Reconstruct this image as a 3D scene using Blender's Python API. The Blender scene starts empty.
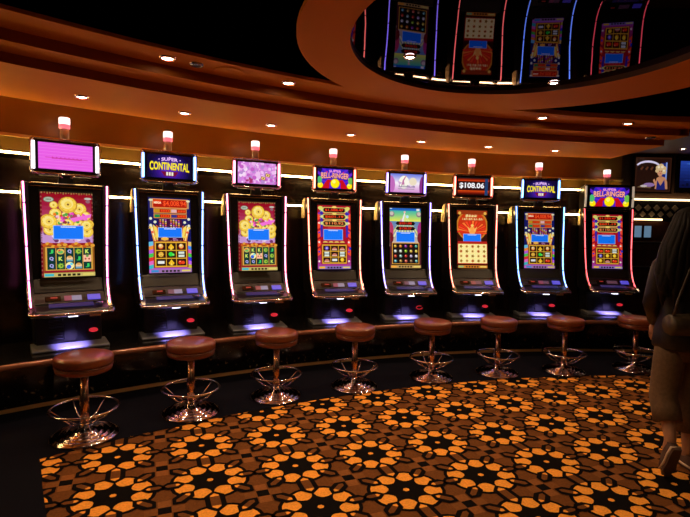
import bpy, bmesh, math, random
from math import sin, cos, pi, radians as RAD, atan2, hypot, degrees
from mathutils import Vector, Matrix
random.seed(7)
S = bpy.context.scene
COL = S.collection

# ------------------------------------------------------------------ materials
def mat(name, color, rough=.5, metal=0., emit=None, estr=0., coat=0., spec=None, alpha=None, trans=0.):
    m = bpy.data.materials.new(name); m.use_nodes = True
    b = m.node_tree.nodes['Principled BSDF']
    b.inputs['Base Color'].default_value = (*color, 1)
    b.inputs['Roughness'].default_value = rough
    b.inputs['Metallic'].default_value = metal
    if coat: b.inputs['Coat Weight'].default_value = coat; b.inputs['Coat Roughness'].default_value = .12
    if spec is not None: b.inputs['Specular IOR Level'].default_value = spec
    if trans: b.inputs['Transmission Weight'].default_value = trans
    if emit:
        b.inputs['Emission Color'].default_value = (*emit, 1); b.inputs['Emission Strength'].default_value = estr
    return m
def noise_mat(name, c1, c2, scale, rough=.5, metal=0., bump=0., lo=.4, hi=.6, coat=0., detail=3.):
    m = mat(name, c1, rough, metal, coat=coat); nt = m.node_tree; b = nt.nodes['Principled BSDF']
    tc = nt.nodes.new('ShaderNodeTexCoord'); n = nt.nodes.new('ShaderNodeTexNoise'); r = nt.nodes.new('ShaderNodeValToRGB')
    n.inputs['Scale'].default_value = scale; n.inputs['Detail'].default_value = detail
    nt.links.new(tc.outputs['Object'], n.inputs['Vector']); nt.links.new(n.outputs['Fac'], r.inputs['Fac'])
    r.color_ramp.elements[0].color = (*c1, 1); r.color_ramp.elements[0].position = lo
    r.color_ramp.elements[1].color = (*c2, 1); r.color_ramp.elements[1].position = hi
    nt.links.new(r.outputs['Color'], b.inputs['Base Color'])
    if bump:
        bp = nt.nodes.new('ShaderNodeBump'); bp.inputs['Strength'].default_value = bump; bp.inputs['Distance'].default_value = .01
        nt.links.new(n.outputs['Fac'], bp.inputs['Height']); nt.links.new(bp.outputs['Normal'], b.inputs['Normal'])
    return m
def attr_mat(name, rough, emis=0., base=True, noise=0.):
    m = mat(name, (0.01, 0.01, 0.01), rough); nt = m.node_tree; b = nt.nodes['Principled BSDF']
    a = nt.nodes.new('ShaderNodeVertexColor'); a.layer_name = 'Col'
    if base:
        out = a.outputs['Color']
        if noise:
            tc = nt.nodes.new('ShaderNodeTexCoord'); n = nt.nodes.new('ShaderNodeTexNoise'); n.inputs['Scale'].default_value = 90
            mr = nt.nodes.new('ShaderNodeMapRange'); mr.inputs['To Min'].default_value = 1 - noise; mr.inputs['To Max'].default_value = 1 + noise
            mx = nt.nodes.new('ShaderNodeVectorMath'); mx.operation = 'SCALE'
            nt.links.new(tc.outputs['Object'], n.inputs['Vector']); nt.links.new(n.outputs['Fac'], mr.inputs['Value'])
            nt.links.new(a.outputs['Color'], mx.inputs[0]); nt.links.new(mr.outputs[0], mx.inputs['Scale']); out = mx.outputs[0]
        nt.links.new(out, b.inputs['Base Color'])
    if emis:
        nt.links.new(a.outputs['Color'], b.inputs['Emission Color']); b.inputs['Emission Strength'].default_value = emis
    return m
M = {}
M['chrome'] = mat('chrome', (.62, .55, .54), .14, 1)
M['base_chrome'] = mat('dark chrome', (.58, .48, .50), .12, 1)
M['copper'] = mat('reflection tinted chrome', (.74, .42, .26), .2, 1)  # chrome with the warm carpet reflection put into its colour
M['chrome_dark'] = mat('smoked chrome', (.32, .27, .25), .16, 1)
M['leather'] = noise_mat('red brown leather', (.18, .042, .014), (.21, .05, .018), 40, .30, 0, .05, coat=.3)
M['black'] = mat('satin black', (.006, .0055, .006), .34)
M['side'] = mat('side toned as lit', (.62, .50, .27), .5)  # pale gold tone holding the wall strip's light on the cabinet side
M['gloss'] = mat('gloss black', (.008, .007, .007), .12)
M['panel'] = noise_mat('dark gloss wall panel', (.005, .003, .0025), (.011, .005, .0035), 3, .2)
M['glare'] = mat('smoked grey plastic', (.014, .013, .011), .32, spec=.25)
M['steel'] = mat('brushed steel', (.55, .54, .56), .3, 1)
M['soffit'] = noise_mat('amber painted ceiling', (.70, .225, .010), (.73, .235, .011), 2, .55)
M['soffit'].node_tree.nodes['Principled BSDF'].inputs['Specular IOR Level'].default_value = .02
M['band'] = mat('gold lacquer band', (.13, .075, .014), .28)
M['upper'] = noise_mat('amber wall', (.24, .135, .018), (.26, .145, .02), 2, .38)
M['bronze'] = mat('dark bronze trim', (.03, .018, .01), .3, .6)
M['goldtrim'] = mat('dull gold trim', (.85, .60, .24), .3, .5)
M['gold'] = mat('brass edge', (.85, .48, .19), .42, .35)
M['rail'] = noise_mat('polished copper wood rail', (.26, .10, .06), (.30, .12, .07), 12, .22, .4, coat=.3)
M['marble'] = noise_mat('dark speckled marble', (.006, .005, .005), (.40, .27, .15), 26, .14, 0, 0, .63, .80, detail=6)  # marble specks, brightened so their colour carries the glints
M['mirror_dark'] = mat('black mirror', (.020, .018, .022), .012, 1)
M['mirror'] = mat('smoked mirror', (.046, .040, .052), .012, 1)
M['led'] = mat('warm led', (1, .8, .5), .4, emit=(1, .63, .22), estr=42)
M['led_far'] = mat('dim warm led', (1, .8, .5), .4, emit=(1, .68, .34), estr=3.2)
M['lamp'] = mat('downlight lamp', (1, .9, .8), .4, emit=(1, .80, .55), estr=26)
M['ring'] = mat('downlight trim', (.75, .55, .4), .25, 1)
M['white_lit'] = mat('lit white plastic', (1, 1, 1), .4, emit=(1, .88, .86), estr=1.7)
M['pink_lit'] = mat('lit pink plastic', (.9, .4, .45), .4, emit=(1, .18, .26), estr=.9)
M['tube'] = mat('frosted acrylic', (.80, .72, .62), .3, 0, trans=.25)
M['white_side'] = mat('lit side lamp', (1, 1, 1), .4, emit=(.95, .93, 1), estr=2.2)
M['spot_white'] = mat('lit white lens', (1, 1, 1), .4, emit=(.85, .88, 1), estr=3.0)
M['blue_lit'] = mat('lit blue button', (.08, .08, .3), .4, emit=(.12, .10, .9), estr=.6)
M['red_lit'] = mat('lit red badge', (.9, .1, .1), .4, emit=(1, .03, .05), estr=.55)
M['rubber'] = mat('black rubber', (.01, .01, .01), .7)
M['screen'] = attr_mat('lit screen', .25, 1.0, base=False)
M['carpet'] = attr_mat('patterned carpet', .95, 0, noise=.35)
M['carpet'].node_tree.nodes['Principled BSDF'].inputs['Specular IOR Level'].default_value = .05

# ------------------------------------------------------------------ mesh builder
class MB:
    def __init__(s): s.v = []; s.f = []; s.m = []; s.c = []; s.mi = 0; s.col = (1, 1, 1); s.sm = []; s.smooth = False; s.xf = None
    def add(s, vs, fs):
        o = len(s.v)
        for v in vs:
            v = tuple(v)
            s.v.append(s.xf(v) if s.xf else v)
        for f in fs: s.f.append(tuple(i + o for i in f)); s.m.append(s.mi); s.c.append(s.col); s.sm.append(s.smooth)
        return s
    def box(s, x0, x1, y0, y1, z0, z1):
        vs = [(x0, y0, z0), (x1, y0, z0), (x1, y1, z0), (x0, y1, z0), (x0, y0, z1), (x1, y0, z1), (x1, y1, z1), (x0, y1, z1)]
        return s.add(vs, [(3, 2, 1, 0), (4, 5, 6, 7), (0, 1, 5, 4), (1, 2, 6, 5), (2, 3, 7, 6), (3, 0, 4, 7)])
    def prism_x(s, prof, x0, x1):            # profile of (y, z), extruded along x
        n = len(prof)
        vs = [(x0, y, z) for y, z in prof] + [(x1, y, z) for y, z in prof]
        fs = [(i, (i + 1) % n, n + (i + 1) % n, n + i) for i in range(n)]
        return s.add(vs, fs + [tuple(range(n - 1, -1, -1)), tuple(range(n, 2 * n))])
    def prism_y(s, prof, y0, y1):            # profile of (x, z), extruded along y
        n = len(prof)
        vs = [(x, y0, z) for x, z in prof] + [(x, y1, z) for x, z in prof]
        fs = [(i, (i + 1) % n, n + (i + 1) % n, n + i) for i in range(n)]
        return s.add(vs, fs + [tuple(range(n - 1, -1, -1)), tuple(range(n, 2 * n))])
    def lathe(s, prof, n=32, cx=0, cy=0, cap=True):     # prof of (r, z)
        k = len(prof); vs = []; fs = []
        for r, z in prof:
            for j in range(n):
                a = 2 * pi * j / n; vs.append((cx + r * cos(a), cy + r * sin(a), z))
        for i in range(k - 1):
            for j in range(n):
                fs.append((i * n + j, i * n + (j + 1) % n, (i + 1) * n + (j + 1) % n, (i + 1) * n + j))
        if cap: fs += [tuple(range(n - 1, -1, -1)), tuple((k - 1) * n + j for j in range(n))]
        return s.add(vs, fs)
    def tube(s, path, r, n=10, closed=False):
        P = [Vector(p) for p in path]; k = len(P); vs = []; fs = []
        rr = r if isinstance(r, (list, tuple)) else [r] * k
        up = None
        for i in range(k):
            a = P[(i - 1) % k] if (closed or i > 0) else P[i]; b = P[(i + 1) % k] if (closed or i < k - 1) else P[i]
            t = (b - a).normalized()
            if up is None:
                up = Vector((0, 0, 1)) if abs(t.z) < .9 else Vector((1, 0, 0))
            x = t.cross(up).normalized(); y = x.cross(t).normalized(); up = y
            for j in range(n):
                q = P[i] + (x * cos(2 * pi * j / n) + y * sin(2 * pi * j / n)) * rr[i]; vs.append(tuple(q))
        for i in range(k if closed else k - 1):
            for j in range(n):
                i2 = (i + 1) % k
                fs.append((i * n + j, i * n + (j + 1) % n, i2 * n + (j + 1) % n, i2 * n + j))
        if not closed: fs += [tuple(range(n - 1, -1, -1)), tuple((k - 1) * n + j for j in range(n))]
        return s.add(vs, fs)
    def sphere(s, c, r, n=12, sc=(1, 1, 1)):
        prof = [(sin(pi * i / n), -cos(pi * i / n)) for i in range(n + 1)]
        vs = []; fs = []; k = 2 * n
        for rr, z in prof:
            for j in range(k): vs.append((c[0] + r * sc[0] * rr * cos(2 * pi * j / k), c[1] + r * sc[1] * rr * sin(2 * pi * j / k), c[2] + r * sc[2] * z))
        for i in range(n):
            for j in range(k): fs.append((i * k + j, i * k + (j + 1) % k, (i + 1) * k + (j + 1) % k, (i + 1) * k + j))
        return s.add(vs, fs)
    def build(s, name, mats, parent=None, bevel=0., loc=None, rot=None, colors=False, subd=0):
        me = bpy.data.meshes.new(name)
        me.from_pydata(s.v, [], s.f)
        if not isinstance(mats, (list, tuple)): mats = [mats]
        for m in mats: me.materials.append(m)
        for p, mi, sm in zip(me.polygons, s.m, s.sm): p.material_index = mi; p.use_smooth = sm
        if colors:
            ca = me.color_attributes.new('Col', 'FLOAT_COLOR', 'CORNER')
            for p, c in zip(me.polygons, s.c):
                for li in p.loop_indices: ca.data[li].color = (*c, 1)
        o = bpy.data.objects.new(name, me); COL.objects.link(o)
        if parent: o.parent = parent
        if loc: o.location = loc
        if rot: o.rotation_euler = rot
        if bevel:
            b = o.modifiers.new('bevel', 'BEVEL'); b.width = bevel; b.segments = 2; b.limit_method = 'ANGLE'; b.angle_limit = RAD(40)
        if subd:
            b = o.modifiers.new('sub', 'SUBSURF'); b.levels = subd; b.render_levels = subd
        return o
def thing(name, label, cat, loc=(0, 0, 0), rz=0, group=None):
    o = bpy.data.objects.new(name, None); COL.objects.link(o); o.location = loc; o.rotation_euler = (0, 0, rz)
    o.empty_display_size = .1
    return tag(o, label, cat, group)
def tag(o, label, cat, group=None):
    o['label'] = label; o['category'] = cat
    if group: o['group'] = group
    return o
def struct(o): o['kind'] = 'structure'; return o
_tc = {}
def text_polys(t, bold=.0):
    key = (t, bold)
    if key not in _tc:
        c = bpy.data.curves.new('t', 'FONT'); c.body = t; c.size = 1; c.offset = bold; c.resolution_u = 3
        o = bpy.data.objects.new('t', c); COL.objects.link(o)
        dg = bpy.context.evaluated_depsgraph_get(); dg.update()
        me = bpy.data.meshes.new_from_object(o.evaluated_get(dg))
        vs = [(v.co.x, v.co.y) for v in me.vertices]; fs = [tuple(p.vertices) for p in me.polygons]
        bpy.data.objects.remove(o); bpy.data.curves.remove(c); bpy.data.meshes.remove(me)
        x0 = min(v[0] for v in vs); x1 = max(v[0] for v in vs); y0 = min(v[1] for v in vs); y1 = max(v[1] for v in vs)
        _tc[key] = ([((x - x0) / (x1 - x0), (y - y0) / (y1 - y0)) for x, y in vs], fs)
    return _tc[key]

# ------------------------------------------------------------------ lit screen artwork (drawn in u right, v up, 0..1)
def vivid(c):
    m = sum(c) / 3; return lin(tuple(min(255, max(0, 255 * (max(0, m + (x - m) * 1.10) / 255) ** 1.10)) for x in c))
def lin(c): return tuple((x / 255 / 12.92 if x <= 10.3 else ((x / 255 + .055) / 1.055) ** 2.4) for x in c)
class Art:
    def __init__(s, w, h, gain=1.0): s.w = w; s.h = h; s.b = MB(); s.k = 0; s.g = gain; s.asp = w / h
    def poly(s, pts, col, step=True):
        if step: s.k += 1
        for ax in (0, 1):
            for lim, sg in ((0., 1), (1., -1)):
                out = []
                for i in range(len(pts)):
                    p, q = pts[i - 1], pts[i]; dp, dq = (p[ax] - lim) * sg, (q[ax] - lim) * sg
                    if (dp >= 0) != (dq >= 0):
                        t = dp / (dp - dq); out.append((p[0] + (q[0] - p[0]) * t, p[1] + (q[1] - p[1]) * t))
                    if dq >= 0: out.append(q)
                pts = out
                if len(pts) < 3: return
        y = -.0002 * s.k - .003
        c = vivid(col); s.b.col = tuple(x * s.g for x in c)
        s.b.add([((u - .5) * s.w, y, v * s.h) for u, v in pts], [tuple(range(len(pts)))])
    def rect(s, u0, v0, u1, v1, col): s.poly([(u0, v0), (u1, v0), (u1, v1), (u0, v1)], col)
    def frame(s, u0, v0, u1, v1, t, col):
        tu = t; tv = t * s.asp
        s.rect(u0, v0, u1, v0 + tv, col); s.rect(u0, v1 - tv, u1, v1, col); s.rect(u0, v0, u0 + tu, v1, col); s.rect(u1 - tu, v0, u1, v1, col)
    def disc(s, u, v, r, col, n=14, sq=1., a0=0, a1=2 * pi):
        full = abs(a1 - a0) > 6.2
        pts = [(u + r * cos(a0 + (a1 - a0) * i / n), v + r * s.asp * sq * sin(a0 + (a1 - a0) * i / n)) for i in range(n if full else n + 1)]
        s.poly(pts, col)
    def star(s, u, v, r0, r1, n, col, ph=0):
        s.k += 1
        pts = []
        for i in range(2 * n):
            r = r0 if i % 2 == 0 else r1; a = ph + pi * i / n; pts.append((u + r * cos(a), v + r * s.asp * sin(a)))
        for i in range(2 * n): s.poly([(u, v), pts[i], pts[(i + 1) % (2 * n)]], col, False)
    def text(s, t, u0, v0, u1, v1, col, arc=0., bold=.02, grow=0.):
        vs, fs = text_polys(t, bold); s.k += 1
        y = -.0002 * s.k - .003; c = vivid(col); s.b.col = tuple(x * s.g for x in c)
        out = []
        for x, z in vs:
            sc = 1 + grow * (4 * (x - .5) ** 2)
            v = v0 + (v1 - v0) * z * sc + arc * (1 - 4 * (x - .5) ** 2)
            out.append(((u0 + (u1 - u0) * x - .5) * s.w, y, v * s.h))
        s.b.add(out, fs)
    def grad(s, u0, v0, u1, v1, c0, c1, n=10):
        s.k += 1
        for i in range(n):
            t = i / (n - 1); c = [a + (b - a) * t for a, b in zip(c0, c1)]
            a = v0 + (v1 - v0) * i / n; b = v0 + (v1 - v0) * (i + 1) / n
            s.poly([(u0, a), (u1, a), (u1, b), (u0, b)], c, False)
    def build(s, name, parent, loc, tilt=0., depth=.012):
        s.b.mi = 1; s.b.box(-s.w / 2 - .004, s.w / 2 + .004, -.003, depth, -.004, s.h + .004)
        o = s.b.build(name, [M['screen'], M['gloss']], parent, loc=loc, rot=(tilt, 0, 0), colors=True)
        return o
def popup(A, u0, v0, u1, v1):
    A.rect(u0 - .012, v0 - .006, u1 + .012, v1 + .006, (170, 205, 250)); A.rect(u0, v0, u1, v1, (30, 130, 245))
    n = 9
    for i in range(n):      # a tiny unreadable heading
        a = u0 + (u1 - u0) * (.24 + .52 * i / n); A.rect(a, v1 - .018, a + (u1 - u0) * .045, v1 - .006, (235, 240, 255))
def bottom_bar(A, c0, c1):
    A.rect(.02, .0, .98, .045, c1); A.rect(.03, .008, .2, .038, c0)
    for i in range(5): A.rect(.27 + i * .09, .008, .33 + i * .09, .034, (25, 25, 20) if i % 2 else (50, 45, 30))
    A.rect(.74, .012, .95, .034, (225, 210, 120))
def coin(A, u, v, r):
    A.disc(u, v, r, (196, 150, 60)); A.disc(u, v, r * .93, (246, 212, 92)); A.disc(u - r * .1, v + r * .1 * A.asp, r * .68, (252, 232, 150)); A.disc(u, v, r * .42, (244, 214, 110)); A.disc(u, v, r * .13, (120, 80, 40), 8)
    for k in range(8):
        a = k * pi / 4; A.disc(u + r * .8 * cos(a), v + r * .8 * A.asp * sin(a), r * .07, (214, 170, 60), 6)
def art_coins(A, rows):
    A.rect(0, 0, 1, 1, (140, 8, 34)); A.grad(.03, .4, .97, .98, (214, 150, 200), (150, 10, 40), 12)
    A.rect(0, .40, 1, .52, (205, 160, 210))
    rnd = random.Random(3)
    for i in range(26): A.disc(rnd.random(), rnd.uniform(.42, .54), .045, rnd.choice([(226, 190, 224), (186, 120, 190), (240, 220, 240), (120, 60, 110)]), 9)
    for i in range(40):
        t = i / 40; A.rect(t, .985 - .006 * (i % 3), t + .016, .998, (170, 150, 90) if i % 2 else (80, 20, 30))
        A.rect(.0, t, .022, t + .015, (150, 110, 90) if i % 2 else (90, 15, 40)); A.rect(.978, t, 1., t + .015, (150, 110, 90) if i % 2 else (90, 15, 40))
    A.disc(.15, .905, .10, (120, 125, 110), sq=.6); A.disc(.15, .905, .085, (190, 196, 180), sq=.55)
    for k in range(4): A.rect(.10 + .025 * k, .897, .115 + .025 * k, .915, (90, 110, 90))
    A.disc(.90, .93, .07, (200, 200, 190), sq=.35); A.disc(.90, .895, .045, (150, 110, 120), sq=.8)
    for u, v, r in [(.73, .80, .14), (.27, .74, .12), (.24, .84, .08), (.85, .72, .10), (.5, .62, .12), (.72, .60, .13), (.30, .66, .10), (.16, .55, .13), (.86, .53, .13), (.13, .645, .16), (.9, .62, .1), (.50, .84, .185)]: coin(A, u, v, r)
    for i in range(60):
        A.disc(rnd.uniform(.22, .86), rnd.uniform(.60, .74), rnd.uniform(.015, .04), rnd.choice([(236, 90, 200), (240, 130, 210), (214, 60, 50), (236, 130, 40), (90, 170, 80), (110, 90, 120), (250, 230, 160), (150, 60, 60), (250, 200, 220)]), 8)
    A.poly([(.52, .68), (.95, .74), (.93, .70), (.6, .64)], (244, 130, 220)); coin(A, .5, .845, .17); coin(A, .14, .64, .15); coin(A, .85, .60, .12)
    popup(A, .22, .44, .77, .59)
    # reels
    A.rect(.02, .045, .98, .36, (150, 96, 40)); A.rect(.055, .06, .945, .345, (222, 176, 84))
    for i in range(18):
        u = .05 + .9 * i / 17; A.disc(u, .365 + .02 * sin(i * 1.3), .045, (226, 168, 70) if i % 2 else (196, 100, 40), 8, .8)
    A.rect(.03, .05, .97, .075, (150, 30, 50))
    for c in range(5):
        u0 = .085 + c * .168
        A.rect(u0, .085, u0 + .155, .335, (14, 62, 58)); A.rect(u0, .165, u0 + .155, .17, (8, 40, 40)); A.rect(u0, .25, u0 + .155, .255, (8, 40, 40))
        for r in range(3):
            g = rows[r][c]; u = u0 + .0775; v = .292 - r * .083
            if g in 'JQK':
                cl = {'J': (70, 205, 110), 'Q': (190, 190, 246), 'K': (214, 240, 120)}[g]
                A.text(g, u - .042, v - .026, u + .042, v + .026, (20, 40, 50), bold=.1); A.text(g, u - .038, v - .023, u + .038, v + .023, cl, bold=.05)
            elif g == 'g': A.star(u, v, .075, .05, 7, (90, 150, 60)); A.disc(u, v, .045, (170, 200, 80)); A.disc(u + .01, v, .02, (80, 110, 50), 8)
            elif g == 'f': A.disc(u, v, .072, (230, 200, 110), sq=.85); A.disc(u, v - .006, .05, (120, 190, 110), sq=.7); A.disc(u - .02, v + .012, .022, (220, 80, 70), 8)
            elif g == 'h': A.disc(u, v, .06, (240, 210, 170)); A.rect(u - .06, v - .034, u + .06, v - .012, (120, 170, 190)); A.disc(u, v + .02, .04, (220, 170, 100), sq=.6)
            elif g == 'p': A.rect(u - .075, v - .04, u + .075, v + .04, (250, 200, 170)); A.disc(u - .035, v - .006, .02, (190, 60, 80), 8); A.disc(u + .035, v - .006, .02, (190, 60, 80), 8); A.disc(u, v + .03, .03, (120, 160, 90), 8)
            elif g == 'b': A.disc(u, v, .08, (250, 244, 180)); A.disc(u - .02, v - .012, .045, (60, 110, 220)); A.disc(u + .03, v + .02, .03, (130, 220, 230), 8)
    bottom_bar(A, (80, 190, 200), (206, 190, 120))
def seven(A, u, v, kind):
    if kind == 'spade':
        A.poly([(u - .065, v - .012), (u, v + .04), (u + .065, v - .012)], (240, 200, 60)); A.disc(u - .032, v - .012, .035, (240, 190, 50), 10); A.disc(u + .032, v - .012, .035, (240, 190, 50), 10); A.poly([(u - .03, v - .042), (u + .03, v - .042), (u, v)], (250, 220, 110))
    elif kind == 'orb': A.disc(u, v - .004, .062, (190, 40, 30)); A.disc(u, v + .006, .055, (240, 190, 110)); A.disc(u - .012, v + .016, .03, (252, 230, 190), 10)
    elif kind == 'face': A.star(u, v, .075, .055, 8, (210, 150, 50)); A.disc(u, v, .052, (246, 206, 100)); A.disc(u - .02, v + .008, .01, (90, 50, 20), 6); A.disc(u + .02, v + .008, .01, (90, 50, 20), 6); A.rect(u - .02, v - .018, u + .02, v - .012, (90, 50, 20))
    elif kind == 'gem': A.disc(u - .01, v, .06, (20, 120, 40)); A.disc(u - .015, v + .004, .048, (60, 220, 80)); A.disc(u + .045, v - .005, .03, (120, 230, 110), 10)
    elif kind == 'bar': A.rect(u - .075, v - .018, u + .075, v + .018, (240, 240, 235))
    elif kind == 'bars': A.rect(u - .07, v + .006, u + .07, v + .036, (225, 235, 225)); A.rect(u - .07, v - .036, u + .07, v - .006, (225, 235, 225))
    elif kind == 'cherry': A.disc(u - .03, v - .004, .048, (214, 50, 30)); A.disc(u + .035, v - .006, .042, (230, 80, 40)); A.disc(u - .04, v + .008, .018, (250, 170, 130), 8)
    elif kind == 'dome': A.disc(u, v - .02, .075, (205, 130, 110), 12, .8, 0, pi); A.rect(u - .075, v - .03, u + .075, v - .018, (240, 200, 180))
    elif kind == 'violet': A.star(u, v, .07, .045, 6, (110, 90, 200)); A.disc(u, v, .03, (200, 190, 240), 8)
    elif kind == 'ball': A.disc(u, v, .06, (220, 160, 30)); A.disc(u - .01, v + .006, .045, (250, 220, 80))
def reels3(A, rows, u0=.14, u1=.86, v0=.10, v1=.41):
    A.rect(u0 - .05, v0 - .02, u1 + .05, v1 + .02, (150, 50, 40)); A.rect(u0 - .02, v0 - .012, u1 + .02, v1 + .012, (226, 176, 66))
    for r in range(3):
        for c in range(3):
            a = u0 + (u1 - u0) * c / 3; b = u0 + (u1 - u0) * (c + 1) / 3; d = v1 - (v1 - v0) * (r + 1) / 3; e = v1 - (v1 - v0) * r / 3
            A.rect(a + .008, d + .006, b - .008, e - .006, (52, 26, 16)); seven(A, (a + b) / 2, (d + e) / 2, rows[r][c])
def digits(A, t, u0, v0, u1, v1, col=(250, 80, 40)): A.text(t, u0, v0, u1, v1, col, bold=.02)
def art_conti(A):
    A.rect(0, 0, 1, 1, (18, 28, 100)); A.grad(0, .0, 1, .3, (200, 120, 210), (60, 40, 150), 8)
    for i in range(7):
        c = [(70, 190, 200), (230, 120, 200), (220, 60, 60), (80, 200, 90), (190, 110, 220), (240, 150, 70), (120, 200, 230)][i]
        A.poly([(0, .05 + .05 * i), (.14, .07 + .05 * i), (.14, .12 + .05 * i), (0, .11 + .05 * i)], c); A.poly([(1, .05 + .05 * i), (.86, .07 + .05 * i), (.86, .12 + .05 * i), (1, .11 + .05 * i)], c[::-1])
    for sgn in (0, 1):
        f = (lambda u: 1 - u) if sgn else (lambda u: u)
        for a, b, cl in [(.02, .12, (236, 160, 50)), (.10, .19, (250, 220, 110)), (.17, .26, (226, 120, 40))]:
            A.poly([(f(a), .64), (f(b), .60), (f(b + .07), .36), (f(a + .12), .34)], cl)
        A.poly([(f(.03), .60), (f(.09), .62), (f(.16), .40)], (250, 240, 190))
        for q in range(4): A.star(f(.04 + .05 * q), .60 - .06 * q, .05, .02, 5, (230, 90, 60) if q % 2 else (250, 210, 90))
        for q in range(3): A.disc(f(.05 + .1 * (q % 2)), .63 + .045 * q, .035, (235, 235, 210), 9); 
        for q in range(5): A.disc(f(.2), .60 + .015 * q, .01, (20, 20, 20), 6)
    A.rect(.09, .86, .93, .985, (236, 160, 90)); A.rect(.11, .872, .91, .975, (176, 28, 14))
    A.rect(.12, .915, .30, .965, (230, 80, 30)); A.text('MEGA', .13, .918, .30, .948, (255, 235, 200), bold=.04)
    digits(A, '$4,008.94', .34, .882, .89, .962, (255, 96, 50))
    for u in (.06, .94): A.disc(u, .965, .05, (230, 224, 190), 10, .6); A.rect(u - .02, .86, u + .02, .95, (180, 150, 120))
    for k, v in enumerate((.795, .725)):
        A.rect(.12, v, .90, v + .06, (226, 160, 70)); A.rect(.135, v + .008, .50, v + .052, (176, 30, 14)); A.rect(.52, v + .008, .885, v + .052, (176, 30, 14))
        A.rect(.135, v + .01, .26, v + .05, [(196, 150, 40), (30, 140, 80)][k]); A.rect(.53, v + .01, .66, v + .05, [(230, 190, 190), (50, 60, 140)][k])
        for q in range(5): A.rect(.29 + .04 * q, v + .018, .315 + .04 * q, v + .042, (250, 90, 40)); A.rect(.69 + .038 * q, v + .018, .714 + .038 * q, v + .042, (250, 90, 40))
    A.rect(.22, .59, .78, .715, (74, 12, 64))
    for r in range(5):
        for c in range(8): 
            if c != 3: A.rect(.25 + c * .062, .694 - r * .024, .285 + c * .062, .708 - r * .024, [(240, 190, 70), (246, 220, 180), (210, 120, 220), (240, 120, 90)][(r * 3 + c) % 4])
    popup(A, .22, .475, .76, .595)
    A.rect(.2, .42, .8, .468, (70, 14, 60)); A.disc(.36, .45, .09, (246, 190, 90), 12, .45)
    for q in range(7): A.rect(.55 + .03 * (q % 4), .43 + .018 * (q // 4), .57 + .03 * (q % 4), .44 + .018 * (q // 4), (230, 170, 220)); A.rect(.26 + .075 * q, .412, .30 + .075 * q, .423, (245, 215, 150))
    reels3(A, [['orb', 'spade', 'orb'], ['face', 'gem', 'bars'], ['bar', 'spade', 'cherry']], v0=.085, v1=.40)
    bottom_bar(A, (70, 150, 210), (170, 130, 180))
def art_bell(A, rows):
    A.rect(0, 0, 1, 1, (168, 22, 48)); A.grad(0, .0, 1, .35, (176, 80, 170), (150, 24, 56), 8)
    for i in range(5): A.poly([(.0, .2 + .14 * i), (.11, .24 + .14 * i), (.07, .33 + .14 * i), (0, .31 + .14 * i)], (246, 90, 60)); A.poly([(1, .2 + .14 * i), (.89, .24 + .14 * i), (.93, .33 + .14 * i), (1, .31 + .14 * i)], (246, 90, 60))
    for u in (.04, .94): 
        for q in range(6): A.disc(u, .12 + q * .15, .03, (80, 60, 190) if q % 2 else (250, 230, 220), 8)
    for u in (.115, .885): A.poly([(u - .03, .5), (u + .03, .5), (u + .05, .97), (u - .05, .97)], (60, 50, 170))
    for k, (v, t) in enumerate(((.885, '$1,588.47'), (.78, '$601.19'), (.675, '$110.92'))):
        A.poly([(.1, v + .04), (.19, v + .085), (.81, v + .085), (.9, v + .04), (.81, v - .005), (.19, v - .005)], (230, 205, 120))
        A.poly([(.14, v + .04), (.21, v + .075), (.79, v + .075), (.86, v + .04), (.79, v + .005), (.21, v + .005)], (30, 12, 10))
        digits(A, t, .22, v + .018, .78, v + .062, [(255, 66, 40), (255, 84, 40), (250, 150, 90)][k])
        for u in (.12, .88): A.star(u, v + .04, .07, .03, 6, (220, 226, 150))
        A.disc(.5, v + .088, .07, (246, 214, 120), 10, .5)
    for u in (.08, .9): A.disc(u, .955, .075, (226, 220, 120), 10, .7)
    A.rect(.3, .63, .7, .66, (200, 60, 60)); popup(A, .18, .46, .74, .615)
    for q in range(4): A.disc(.22 + .17 * q, .412, .075, (236, 190, 110), 10, .6, 0, pi); A.rect(.14 + .17 * q, .398, .30 + .17 * q, .412, (120, 40, 40))
    reels3(A, rows, .14, .84, .095, .37)
    A.rect(.93, .3, .99, .34, (40, 60, 190)); bottom_bar(A, (240, 190, 60), (150, 130, 190))
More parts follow.
